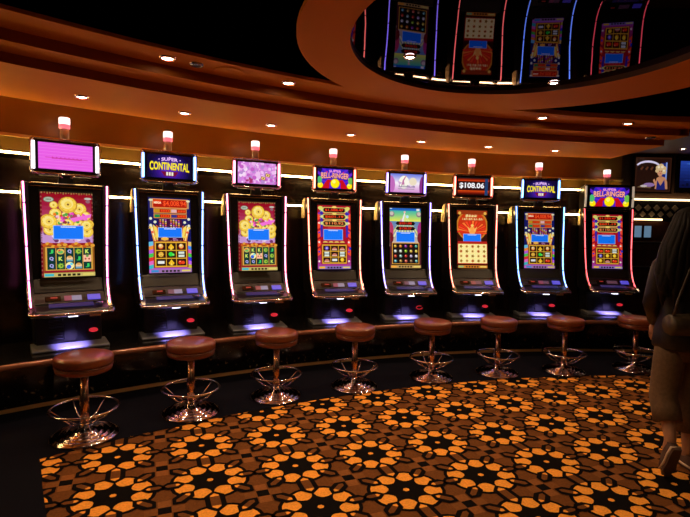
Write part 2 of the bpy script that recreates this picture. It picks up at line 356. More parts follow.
def art_sky(A):
    A.grad(0, .36, 1, 1, (226, 196, 170), (40, 110, 190), 14); A.grad(0, .78, 1, .96, (226, 230, 110), (90, 190, 170), 8)
    for i in range(9): A.poly([(.5, .9), (-.02 + .12 * i, .52), (.04 + .12 * i, .52)], (240, 236, 190) if i % 2 else (224, 230, 140))
    for u in (.06, .94): A.disc(u, .90, .09, (150, 130, 140), 10); A.disc(u, .91, .06, (210, 200, 190), 10)
    A.rect(0, .985, .07, .998, (220, 230, 240)); A.rect(.86, .96, .96, .995, (235, 235, 230))
    for u, c in ((.0, (190, 70, 110)), (1., (170, 60, 130))): A.disc(u, .62, .12, c, 12, 2.4); A.disc(u, .50, .12, (120, 30, 40), 12, 1.5)
    A.poly([(.36, .74), (.42, .86), (.47, .93), (.49, .90), (.44, .80), (.46, .74)], (246, 236, 240)); A.disc(.475, .935, .035, (240, 190, 180), 8); A.disc(.56, .86, .05, (200, 236, 250), 8)
    A.poly([(.28, .72), (.36, .84), (.40, .74)], (210, 150, 200))
    for v, t in ((.715, '$521.08'), (.63, '$120.57')):
        A.poly([(.18, v + .03), (.24, v + .062), (.76, v + .062), (.82, v + .03), (.76, v), (.24, v)], (24, 12, 12)); digits(A, t, .3, v + .01, .70, v + .05, (236, 60, 40))
    popup(A, .21, .44, .79, .595)
    A.rect(.06, .065, .94, .42, (216, 160, 74)); A.rect(.085, .075, .915, .41, (24, 16, 20)); A.rect(0, 0, .06, .44, (90, 40, 50)); A.rect(.94, 0, 1, .44, (90, 40, 50))
    cs = [(230, 170, 60), (240, 140, 60), (150, 70, 160), (220, 90, 50), (90, 170, 150), (236, 236, 230), (240, 240, 220), (150, 190, 60), (236, 190, 90), (230, 200, 90), (220, 80, 60), (170, 200, 190), (200, 60, 50), (200, 180, 220), (240, 240, 236), (120, 180, 190), (190, 150, 80), (226, 110, 90), (150, 120, 90), (120, 180, 170)]
    for i, c in enumerate(cs):
        u = .165 + (i % 5) * .168; v = .365 - (i // 5) * .083; A.disc(u, v, .054, tuple(x * .4 for x in c)); A.star(u, v, .05, .03, 6, tuple(x * .9 for x in c)); A.disc(u - .012, v + .008, .022, tuple(min(255, x + 60) for x in c), 8)
    bottom_bar(A, (240, 170, 70), (206, 170, 110))
def art_phoenix(A):
    A.rect(0, 0, 1, 1, (50, 10, 8)); A.disc(.5, .74, .52, (200, 130, 50), 24, 1.0); A.disc(.5, .735, .47, (196, 62, 28), 24)
    A.rect(0, .36, 1, .50, (60, 8, 10)); A.rect(.0, .93, 1, 1, (150, 60, 26))
    for i in range(15):
        a = RAD(-12 + 14 * i); c = [(240, 84, 50), (250, 130, 64), (226, 56, 40)][i % 3]
        A.poly([(.5, .62), (.5 + .48 * cos(a - .07), .64 + .33 * A.asp * sin(a - .07)), (.5 + .50 * cos(a + .07), .64 + .33 * A.asp * sin(a + .07))], c)
    A.disc(.5, .64, .10, (255, 170, 90), 12, 1.5); A.disc(.5, .735, .05, (255, 200, 120), 10); A.poly([(.5, .75), (.56, .735), (.5, .725)], (250, 220, 90)); A.poly([(.4, .62), (.34, .72), (.46, .66)], (255, 190, 110)); A.poly([(.6, .62), (.66, .72), (.54, .66)], (255, 190, 110))
    rnd = random.Random(5)         # unreadable cream script over the arch
    for k, (u0, u1, v) in enumerate(((.26, .62, .90), (.16, .82, .845))):
        for i in range(13):
            u = u0 + (u1 - u0) * i / 12; A.poly([(u, v - .012), (u + .03, v - .016), (u + .045, v + rnd.uniform(.015, .035)), (u + .02, v + rnd.uniform(.01, .03))], (244, 220, 160) if i % 3 else (214, 170, 100))
    A.disc(.08, .95, .05, (230, 180, 90), 10); A.disc(.92, .95, .05, (230, 180, 90), 10)
    popup(A, .21, .46, .77, .585)
    A.rect(.02, .43, .98, .462, (176, 40, 34)); A.rect(.01, .07, .99, .43, (190, 60, 40)); A.rect(.03, .085, .97, .415, (250, 232, 150))
    for i in range(20):
        u = .12 + (i % 5) * .19; v = .372 - (i // 5) * .083
        c = [(196, 150, 60), (90, 120, 90), (220, 130, 60), (70, 90, 100), (230, 130, 110), (240, 190, 110), (130, 150, 70), (60, 70, 90)][(i * 5 + i // 3) % 8]
        A.rect(u - .09, v - .038, u + .09, v + .038, (254, 240, 176)); A.star(u, v, .068, .034, 5 + i % 3, c); A.disc(u, v, .026, tuple(x * .6 for x in c), 8)
    bottom_bar(A, (150, 190, 130), (216, 140, 60))
# topper artwork
def top_pink(A):
    A.rect(0, 0, 1, 1, (232, 112, 228)); 
    for i in range(8): A.rect(0, .06 + .12 * i, 1, .075 + .12 * i, (240, 138, 234))
    for i in range(22): A.rect(.24 + i * .025, .40, .258 + i * .025, .47 - .02 * (i % 3), (196, 56, 140))
    A.rect(.12, .425, .90, .445, (206, 74, 170))
def top_conti(A):
    A.rect(0, 0, 1, 1, (14, 8, 52)); 
    for k in range(8): A.disc(.5, .35, .46 - .05 * k, (22 + 12 * k, 12 + 5 * k, 80 + 16 * k), 26, .85)
    for i in range(-2, 3): A.star(.5 + .12 * i, .9 - .05 * abs(i), .022, .01, 5, (236, 200, 250))
    A.text('SUPER', .31, .72, .69, .87, (240, 200, 255), arc=.03, bold=.03)
    A.text('CONTINENTAL', .045, .27, .955, .61, (110, 60, 10), arc=.06, bold=.05, grow=.25); A.text('CONTINENTAL', .05, .295, .95, .615, (252, 232, 60), arc=.06, bold=.03, grow=.25)
    A.poly([(.30, .28), (.70, .28), (.62, .08), (.38, .08)], (120, 20, 60)); A.text('III', .42, .11, .58, .26, (240, 236, 220), bold=.04)
def top_lilac(A):
    A.rect(0, 0, 1, 1, (214, 140, 220)); rnd = random.Random(9)
    for i in range(150): A.disc(rnd.random(), rnd.random(), rnd.uniform(.02, .06), rnd.choice([(224, 160, 226), (240, 200, 240), (200, 110, 200), (236, 190, 236), (190, 150, 210), (246, 224, 246)]), 8)
    for i in range(12): A.disc(rnd.uniform(.15, .35), rnd.uniform(.0, .25), .03, (170, 60, 120), 7)
    for u, v in ((.64, .26), (.76, .42)): A.poly([(u - .07, v - .06), (u + .05, v - .1), (u + .07, v + .06), (u - .05, v + .1)], (150, 90, 40)); A.poly([(u - .05, v - .04), (u + .035, v - .07), (u + .05, v + .04), (u - .035, v + .07)], (250, 220, 150)); A.disc(u, v, .02, (120, 60, 40), 7)
def top_bell(A):
    A.rect(0, 0, 1, 1, (24, 14, 80)); A.disc(.5, .2, .5, (60, 40, 190), 26, 1.2)
    for i in range(9):
        a = RAD(10 + 20 * i); A.poly([(.5, .25), (.5 + .6 * cos(a - .07), .25 + .6 * A.asp * sin(a - .07)), (.5 + .6 * cos(a + .07), .25 + .6 * A.asp * sin(a + .07))], (110, 50, 200))
    A.poly([(.10, 0), (.28, .46), (.46, .42), (.32, 0)], (190, 20, 40)); A.poly([(.90, 0), (.72, .46), (.54, .42), (.68, 0)], (190, 20, 40)); A.rect(.34, 0, .66, .3, (90, 40, 190))
    A.text('SUPER', .32, .80, .68, .93, (250, 170, 220), arc=.03, bold=.03); A.star(.26, .83, .03, .014, 5, (240, 60, 60)); A.star(.74, .83, .03, .014, 5, (240, 60, 60))
    A.text('BELL-RINGER', .08, .44, .92, .72, (70, 6, 30), arc=.07, bold=.06, grow=.3); A.text('BELL-RINGER', .09, .465, .91, .725, (255, 178, 160), arc=.07, bold=.03, grow=.3)
    for u, v, r in ((.5, .26, .135), (.07, .15, .085), (.93, .15, .085)):
        A.disc(u, v, r, (190, 140, 10), 18); A.disc(u, v, r * .92, (246, 222, 20), 18); A.disc(u - r * .25, v + r * .35 * A.asp, r * .4, (255, 246, 130), 12)
    A.disc(.05, .42, .07, (90, 190, 120), 10, 1.4); A.disc(.95, .42, .07, (120, 190, 90), 10, 1.4)
def top_fairy(A):
    A.grad(0, 0, 1, .5, (214, 160, 212), (246, 236, 246), 8); A.grad(0, .5, 1, 1, (244, 236, 246), (130, 140, 220), 8)
    A.disc(.0, .4, .15, (196, 120, 190), 12, 1.8); A.disc(1., .35, .10, (140, 60, 140), 12, 3); A.disc(.42, .55, .16, (250, 246, 236), 14, 1.2); A.disc(.7, .6, .12, (236, 224, 200), 12)
    A.poly([(.34, .40), (.38, .66), (.46, .88), (.48, .84), (.42, .62), (.44, .42)], (196, 130, 170)); A.disc(.47, .86, .025, (230, 180, 170), 8); A.poly([(.28, .40), (.22, .62), (.36, .52)], (214, 180, 220))
    rnd = random.Random(2)
    for i in range(14): u = .26 + i * .036; A.poly([(u, .27), (u + .022, .26), (u + .03, .30 + rnd.uniform(.03, .12)), (u + .01, .30 + rnd.uniform(.02, .1))], (80, 50, 120) if i % 2 else (110, 80, 140))
    for i in range(16): A.rect(.24 + i * .032, .16, .26 + i * .032, .20, (90, 130, 70))
def top_money(A):
    A.rect(0, 0, 1, 1, (60, 10, 8)); A.grad(0, .78, 1, .93, (200, 70, 30), (110, 30, 16), 5); A.grad(0, .08, 1, .26, (110, 24, 12), (206, 80, 30), 5); A.rect(.0, .28, 1, .76, (50, 16, 18)); A.rect(.86, 0, .96, 1, (40, 70, 110)); A.rect(.0, .93, 1, 1, (30, 24, 24))
    A.text('$108.06', .05, .35, .84, .70, (246, 244, 246), bold=.03)

# ------------------------------------------------------------------ setting geometry (all coves and banks are arcs about one centre)
CX, CY = 3.772, -3.506
def pol(R, th): return (CX + R * sin(th), CY + R * cos(th))
def arc_strip(mb, prof, t0, t1, n=60, cap=True, closed=True):      # prof (R, z) swept over theta
    vs = []; k = len(prof)
    for i in range(n + 1):
        th = t0 + (t1 - t0) * i / n
        for R, z in prof: x, y = pol(R, th); vs.append((x, y, z))
    fs = []
    for i in range(n):
        for j in range(k if closed else k - 1):
            a = i * k + j; b = i * k + (j + 1) % k; fs.append((a, a + k, b + k, b))
    if cap and closed: fs += [tuple(range(k)), tuple(n * k + j for j in range(k - 1, -1, -1))]
    mb.add(vs, fs)
T0, T1 = RAD(-62), RAD(-2.6)
# floor with its woven carpet
fl = MB(); fl.col = lin((128, 62, 22)); B0 = (112, 52, 17)
def carpet():
    cd = lin((110, 67, 34)); lt = lin((138, 86, 46)); bk = lin((17, 13, 13)); og = lin((246, 164, 66)); nv = lin((17, 17, 27))
    fl.col = cd; fl.add([(-7, -3, -.006), (9, -3, -.006), (9, 9.5, -.006), (-7, 9.5, -.006)], [(0, 1, 2, 3)])
    a = Vector((.501, .194)); b = Vector((-.189, .4535)); o = Vector((.017, 3.683))
    def P(u, v, z): q = o + a * u + b * v; return (q.x, q.y, z)
    def poly(i, j, pts, c, L): fl.col = c; fl.add([P(i + u, j + v, -.006 + .0006 * L) for u, v in pts], [tuple(range(len(pts)))])
    def reg(cu, cv, r, n, ph=0, su=1., sv=1., rot=0.):
        out = []
        for k in range(n):
            t = ph + 2 * pi * k / n; x, y = r * cos(t) * su, r * sin(t) * sv; out.append((cu + x * cos(rot) - y * sin(rot), cv + x * sin(rot) + y * cos(rot)))
        return out
    def hexlink(cu, cv, L, W, t, rot, i, j, fill, lay):
        def h(L, W): 
            pts = [(-L, 0), (-L + W, -W), (L - W, -W), (L, 0), (L - W, W), (-L + W, W)]
            return [(cu + x * cos(rot) - y * sin(rot), cv + x * sin(rot) + y * cos(rot)) for x, y in pts]
        poly(i, j, h(L, W), bk, lay); poly(i, j, h(L - t, W - t), fill, lay + 1)
    for i in range(-12, 16):
        for j in range(-11, 8):
            q = o + a * i + b * j
            if not (-4 < q.x < 6.5 and .4 < q.y < 7): continue
            if hypot(q.x - CX, q.y - CY) > 9.4: continue
            # corner squares
            for du, dv, c in ((.5, .5, bk), (.5, .37, lt), (.5, .63, lt), (.37, .5, lin((122, 76, 40))), (.63, .5, lin((122, 76, 40)))):
                poly(i, j, [(du - .065, dv - .065), (du + .065, dv - .065), (du + .065, dv + .065), (du - .065, dv + .065)], c, 1)
            # link bars to the east, long links to the north
            for dv in (-.04, .04): poly(i, j, [(.36, dv - .015), (.64, dv - .015), (.64, dv + .015), (.36, dv + .015)], bk, 2)
            # medallion: black scalloped octagon, orange ring, black star, orange heart
            sc = []
            for k in range(8):
                t = pi / 8 + k * pi / 4
                for dt, r in ((-.33, .425), (-.16, .44), (0, .445), (.16, .44), (.33, .425)): sc.append((r * cos(t + dt), r * sin(t + dt)))
            poly(i, j, sc, bk, 3); poly(i, j, [(x * .905, y * .905) for x, y in sc], og, 4)
            st8 = []
            for k in range(8):
                t = k * pi / 4
                for dt, r in ((-.30, .20), (-.11, .235), (0, .32), (.11, .235), (.30, .20)): st8.append((r * cos(t + dt), r * sin(t + dt)))
            poly(i, j, st8, bk, 5); poly(i, j, reg(0, 0, .038, 6), og, 6)
            for k in range(8):
                t = k * pi / 4
                if k in (2, 6): cu, L, W = .5, .225, .105
                elif k in (0, 4): cu, L, W = .40, .14, .086
                else: cu, L, W = .435, .16, .088
                cx_, cy_ = cu * cos(t), cu * sin(t)
                if k == 2 or k not in (2, 6): hexlink(cx_, cy_, L, W, .055, t, i, j, cd, 7)
                q = W - .062; tip = [(-L + .062, 0), (-L + .062 + q, -q), (-L + .085 + q, -q), (-L + .085 + q, q), (-L + .062 + q, q)]
                poly(i, j, [(cx_ + x * cos(t) - y * sin(t), cy_ + x * sin(t) + y * cos(t)) for x, y in tip], og, 9)
    # plain navy border under the stools and along the left
    fl.col = nv; arc_strip(fl, [(8.72, -.0004), (8.72, -.006), (10.4, -.006), (10.4, -.0004)], RAD(-62), RAD(30), 90)
    fl.add([(-2.06, 3.16, -.0005), (-1.92, 2.98, -.0005), (-1.76, 2.74, -.0005), (.4, -.31, -.0005), (.4, -3, -.0005), (-7, -3, -.0005), (-7, 5, -.0005), (-3.6, 5.0, -.0005)], [tuple(range(8))])
carpet()
struct(fl.build('floor', M['carpet'], colors=True))

# ceiling: stepped amber soffits, round ring and smoked mirror panels
ZA, ZB, ZC, ZM = 2.50, 2.562, 2.628, 2.652
ce = MB()
ce.mi = 0
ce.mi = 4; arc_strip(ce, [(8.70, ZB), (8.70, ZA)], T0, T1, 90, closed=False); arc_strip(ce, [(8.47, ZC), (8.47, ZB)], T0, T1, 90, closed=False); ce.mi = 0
arc_strip(ce, [(8.70, ZA), (9.65, ZA), (9.65, 2.78)], T0, T1, 90, closed=False)
arc_strip(ce, [(8.47, ZB), (8.70, ZB)], T0, T1 + RAD(.6), 90, closed=False)
arc_strip(ce, [(8.18, ZM + .05), (8.18, ZC), (8.47, ZC)], T0, T1 + RAD(1.5), 90, closed=False)
# end cheek of the stepped soffit
for R0, R1, z0, z1, t in ((8.70, 9.65, ZA, 2.96, T1), (8.47, 8.70, ZB, 2.96, T1 + RAD(.6)), (8.18, 8.47, ZC, 2.96, T1 + RAD(1.5))):
    p, q = pol(R0, t), pol(R1, t); ce.add([(*p, z0), (*q, z0), (*q, z1), (*p, z1)], [(0, 1, 2, 3)])
# ring
RO, RI = (1.169, 2.887, 1.4735), (1.052, 2.808, 1.048)
N = 96; vs = []; fs = []
for k in range(N):
    t = 2 * pi * k / N
    for (cx, cy, r), z in ((RO, ZM + .04), (RO, ZC - .001), (RI, ZC - .001), (RI, ZM + .04)): vs.append((cx + r * cos(t), cy + r * sin(t), z))
for k in range(N):
    for j in range(2): fs.append((k * 4 + j, k * 4 + j + 1, ((k + 1) % N) * 4 + j + 1, ((k + 1) % N) * 4 + j))
ce.add(vs, fs)
ce.mi = 3; ce.add(vs, [(k * 4 + 2, k * 4 + 3, ((k + 1) % N) * 4 + 3, ((k + 1) % N) * 4 + 2) for k in range(N)])
# recess over the machines
ce.mi = 2; arc_strip(ce, [(9.64, 2.78), (10.4, 2.78)], T0, T1, 60, closed=False)
# mirror panels, each a hair out of level, as such panels hang
ce.mi = 1; ce.smooth = True; rj = random.Random(11); st = .34; vz = {}; vs = []; fs = []
def mv(i, j):
    if (i, j) not in vz:
        x = i * st + .5 * (j % 2) * st; vz[(i, j)] = len(vs); vs.append((x, j * st * .87, ZM + .012 * max(0, min(x, 3.2) - .7) + rj.uniform(-.0021, .0021)))
    return vz[(i, j)]
for i in range(-18, 22):
    for j in range(-10, 20):
        o_ = j % 2
        for tri in (((i, j), (i + 1, j), (i + o_, j + 1)), ((i + 1, j), (i + 1 + o_, j + 1), (i + o_, j + 1))):
            x = sum(q[0] + .5 * (q[1] % 2) for q in tri) / 3 * st; y = sum(q[1] for q in tri) / 3 * st * .87
            if hypot(x - CX, y - CY) < 8.75 and x < 6.5: fs.append(tuple(mv(*q) for q in tri))
inr = lambda f_: hypot(sum(vs[q][0] for q in f_) / 3 - RO[0], sum(vs[q][1] for q in f_) / 3 - RO[1]) < 1.25
ce.add(vs, [f_ for f_ in fs if inr(f_)]); ce.mi = 5; ce.add(vs, [f_ for f_ in fs if not inr(f_)]); ce.smooth = False
# far, higher ceiling on the right
ce.mi = 3; ce.add([(3.3, 4.3, 2.955), (9, 4.3, 2.955), (9, 9.5, 2.955), (3.3, 9.5, 2.955)], [(0, 1, 2, 3)])
M['shaded_riser'] = mat('shaded amber step edge', (.36, .095, .005), .45, spec=.15)  # soffit amber darkened: the unlit risers' shade is put into the colour
M['far_ceiling'] = mat('brown ceiling', (.12, .05, .025), .5)
struct(ce.build('ceiling', [M['soffit'], M['mirror'], M['soffit'], M['far_ceiling'], M['shaded_riser'], M['mirror_dark']]))

# back wall
wb = MB(); TW0, TW1 = RAD(-62), RAD(.3)
wb.mi = 0; arc_strip(wb, [(10.25, 2.30), (10.25, 2.80)], TW0, TW1, 80, closed=False)
wb.mi = 3; arc_strip(wb, [(10.25, 2.17), (10.25, 2.30)], TW0, TW1, 80, closed=False)
wb.mi = 1; arc_strip(wb, [(10.25, 2.10), (10.25, 1.84)], TW0, TW1, 80, closed=False); arc_strip(wb, [(10.25, 1.76), (10.25, 0.0)], TW0, TW1, 80, closed=False)
wb.mi = 2
for z0, z1 in ((2.10, 2.17), (1.76, 1.84)): arc_strip(wb, [(10.25, z0), (10.30, z0), (10.30, z1), (10.25, z1)], TW0, TW1, 80, closed=False)
# joints of the gloss panels
for k in range(12):
    t = RAD(-60 + 5.2 * k + 1.4); p = pol(10.247, t); d = (cos(t) * .004, -sin(t) * .004)
    wb.add([(p[0] - d[0], p[1] - d[1], .4), (p[0] + d[0], p[1] + d[1], .4), (p[0] + d[0], p[1] + d[1], 1.76), (p[0] - d[0], p[1] - d[1], 1.76)], [(0, 1, 2, 3)])
p, q = pol(10.25, TW1), pol(10.6, TW1); wb.add([(*p, 0), (*q, 0), (*q, 2.9), (*p, 2.9)], [(0, 1, 2, 3)])
struct(wb.build('wall_back', [M['upper'], M['panel'], M['bronze'], M['band']]))
tr = MB(); arc_strip(tr, [(10.25, 2.287), (10.20, 2.287), (10.20, 2.312), (10.25, 2.312)], TW0, TW1, 80)
struct(tr.build('trim_1', M['goldtrim']))
# led strips in their slots
def led(z, label):
    b = MB(); n = 330
    for k in range(n):
        t0 = TW0 + (TW1 - TW0) * (k + .1) / n; t1 = TW0 + (TW1 - TW0) * (k + .84) / n
        arc_strip(b, [(10.20, z - .0085), (10.214, z - .0085), (10.214, z + .0085), (10.20, z + .0085)], t0, t1, 1)
    o = b.build('light_strip', M['led']); c = MB(); arc_strip(c, [(10.214, z - .012), (10.249, z - .012), (10.249, z + .012), (10.214, z + .012)], TW0, TW1, 80); c.build('carrier', M['bronze'], o)
    return tag(o, label, 'light strip', 'warm light strips on the curved wall')
led(2.147, 'upper glowing warm white light strip along the curved wall behind the topper screens')
led(1.806, 'lower glowing warm white light strip along the curved wall behind the game screens')

# far wall on the right
YF = 8.5
wr = MB(); wr.mi = 0; wr.box(3.6, 8.5, YF, YF + .1, 0, 1.78); wr.mi = 1; wr.box(3.6, 8.5, YF, YF + .1, 1.78, 2.20); wr.mi = 2; wr.box(3.6, 8.5, YF, YF + .1, 2.20, 2.955)
M['wood'] = noise_mat('dark red wood', (.035, .012, .008), (.05, .018, .011), 6, .22)
M['fardark'] = mat('dark brown paint', (.09, .045, .025), .5)
struct(wr.build('wall_right', [M['wood'], M['gloss'], M['fardark']]))
for z, nm in ((2.165, 'upper'), (1.815, 'lower')):
    b = MB(); b.box(4.55, 7.4 if z > 2 else 5.55, YF - .06, YF + .01, z - .015, z + .015)
    tag(b.build('light_strip', M['led_far']), '%s warm light strip on the far wall, %s the diamond tile band' % (nm, 'over' if z > 2 else 'under'), 'light strip')
b = MB()
for i in range(7):
    for r in range(2):
        cx = 4.75 + .16 * i + .08 * r; cz = 1.91 + .11 * r; s = .055
        b.prism_y([(cx - s, cz), (cx, cz - s), (cx + s, cz), (cx, cz + s)], YF - .012 - .01 * ((i * 3 + r) % 3), YF)
M['tile'] = mat('bevelled mirror tile', (.24, .19, .14), .3, .35)
tag(b.build('lattice_panel', M['tile']), 'band of shiny diamond tiles between the two far light strips', 'wall panel')
for z in (1.42, .98):
    b = MB(); b.box(4.5, 6.2, YF - .012, YF, z - .008, z + .008); struct(b.build('trim_2' if z > 1 else 'trim_3', M['steel']))
b = MB(); 
for x0 in (5.10, 5.27): 
    b.mi = 0; b.box(x0, x0 + .12, YF - .02, YF + .01, 1.50, 1.70); b.mi = 1; b.box(x0 - .012, x0 + .132, YF - .015, YF + .01, 1.485, 1.715)
M['pale_reflection'] = mat('glowing pale blue reflection', (.2, .3, .4), .2, emit=(.16, .30, .46), estr=.55)  # blue window reflection in the wood, put in as glowing panes
tag(b.build('blue_reflection', [M['pale_reflection'], M['wood']]), 'pale blue window reflection set as two glowing panes on far wood wall', 'painted reflection')

# framed picture and video screen on the far wall (generic blonde figure)
pt = thing('wall_poster', 'backlit picture of a blonde woman in blue hanging high on far wall', 'picture', (5.34, YF - .05, 2.30))
A = Art(.62, .59, .75)
A.rect(0, 0, 1, 1, (62, 34, 22)); A.rect(.03, .03, .97, .97, (44, 22, 16))
for i in range(10): a = RAD(150 - 12 * i); a2 = RAD(150 - 12 * (i + 1)); A.poly([(.35 + .38 * cos(a), .66 + .25 * sin(a)), (.35 + .38 * cos(a2), .66 + .25 * sin(a2)), (.35 + .34 * cos(a2), .66 + .19 * sin(a2)), (.35 + .34 * cos(a), .66 + .19 * sin(a))], (235, 225, 250))
for i in range(8): A.poly([(.05 + .07 * i, .66), (.10 + .07 * i, .62), (.16 + .07 * i, .70), (.12 + .07 * i, .74)], (100, 60, 40) if i % 2 else (24, 16, 18))
A.poly([(.05, .12), (.45, .10), (.5, .26), (.3, .24)], (120, 96, 70)); A.disc(.40, .2, .16, (160, 130, 180), 12, .35); A.disc(.25, .16, .1, (214, 200, 200), 10, .3)
A.rect(.72, .28, .86, .84, (30, 50, 130)); A.rect(.84, .2, .88, .86, (150, 170, 230))
A.poly([(.56, .08), (.60, .40), (.70, .46), (.84, .42), (.90, .30), (.92, .08)], (206, 150, 116)); A.poly([(.60, .06), (.62, .34), (.72, .18), (.82, .36), (.86, .06)], (40, 44, 120))
A.poly([(.56, .18), (.50, .34), (.54, .38), (.61, .24)], (206, 150, 116)); A.rect(.66, .42, .74, .54, (190, 134, 104)); A.disc(.69, .58, .085, (214, 160, 128), 14, 1.35)
for u, v, r in ((.63, .70, .07), (.71, .74, .08), (.79, .68, .07), (.60, .61, .05), (.80, .58, .06), (.69, .70, .08)): A.disc(u, v, r, (226, 196, 150), 12); 
for u, v, r in ((.64, .72, .035), (.74, .73, .04), (.79, .62, .03)): A.disc(u, v, r, (250, 236, 206), 10)
A.disc(.67, .60, .012, (60, 36, 30), 8); A.disc(.72, .60, .012, (60, 36, 30), 8); A.poly([(.67, .53), (.695, .52), (.72, .53), (.695, .538)], (190, 30, 40))
A.build('picture', pt, (0, -.004, 0)); b = MB(); b.box(-.34, .34, -.006, .048, -.03, 0); b.box(-.34, .34, -.006, .048, .59, .62); b.box(-.34, -.31, -.006, .048, 0, .59); b.box(.31, .34, -.006, .048, 0, .59); b.build('frame', M['bronze'], pt)
tv = thing('video_screen', 'blue lit video screen in black frame right of the blonde picture', 'screen', (6.16, YF - .05, 2.38))
A = Art(.70, .46, .8); A.grad(0, 0, 1, 1, (16, 22, 70), (50, 80, 170), 8)
rnd = random.Random(4)
for i in range(22): u, v = rnd.random(), rnd.uniform(.2, .95); A.poly([(u - .08, v), (u, v - .03), (u + .09, v + .01), (u, v + .04)], (70, 110, 190) if i % 2 else (30, 50, 120))
for i in range(8): A.rect(.06 + .1 * i, .06, .12 + .1 * i, .12 + .05 * (i % 3), (12, 16, 46))
A.build('display', tv, (0, -.004, 0)); b = MB(); b.box(-.40, .40, -.012, .048, -.09, -.004); b.box(-.40, .40, -.012, .048, .464, .55); b.box(-.40, -.354, -.012, .048, -.004, .464); b.box(.354, .40, -.012, .048, -.004, .464); b.build('bezel', M['gloss'], tv)

# machine plinth
pl = thing('machine_plinth', 'long curved dark plinth with copper rail that the slot machines stand on', 'counter', (*pol(9.6, RAD(-20)), 0))
inv = Matrix.Translation(pl.location).inverted()
def rel(mb): mb.v = [tuple(Vector(v) - Vector(pl.location)) for v in mb.v]; return mb
P0, P1 = RAD(-62), RAD(5)
b = MB(); arc_strip(b, [(9.50, .40), (10.249, .40), (10.249, .462), (9.50, .462)], P0, P1, 80); rel(b).build('slab', M['gloss'], pl)
b = MB(); arc_strip(b, [(9.76, .0), (10.249, .0), (10.249, .40), (9.76, .40)], P0, P1, 80); rel(b).build('front_face', M['marble'], pl)
b = MB(); b.smooth = True; arc_strip(b, [(9.50 - .004 + .024 * cos(t), .436 + .027 * sin(t)) for t in [2 * pi * k / 12 for k in range(12)]], P0, P1, 90); rel(b).build('rail', M['rail'], pl)
b = MB(); arc_strip(b, [(9.745, .0), (9.76, .0), (9.76, .03), (9.745, .03)], P0, P1, 90); rel(b).build('kick_trim', M['gold'], pl)
# brackets that carry the slab over the recess are plain panels every metre
for k in range(11):
    b = MB(); t = RAD(-58 + 6 * k); arc_strip(b, [(9.76, .40), (9.56, .40), (9.74, .12), (9.76, .12)], t, t + RAD(.25), 1); rel(b).build('bracket', M['gloss'], pl)

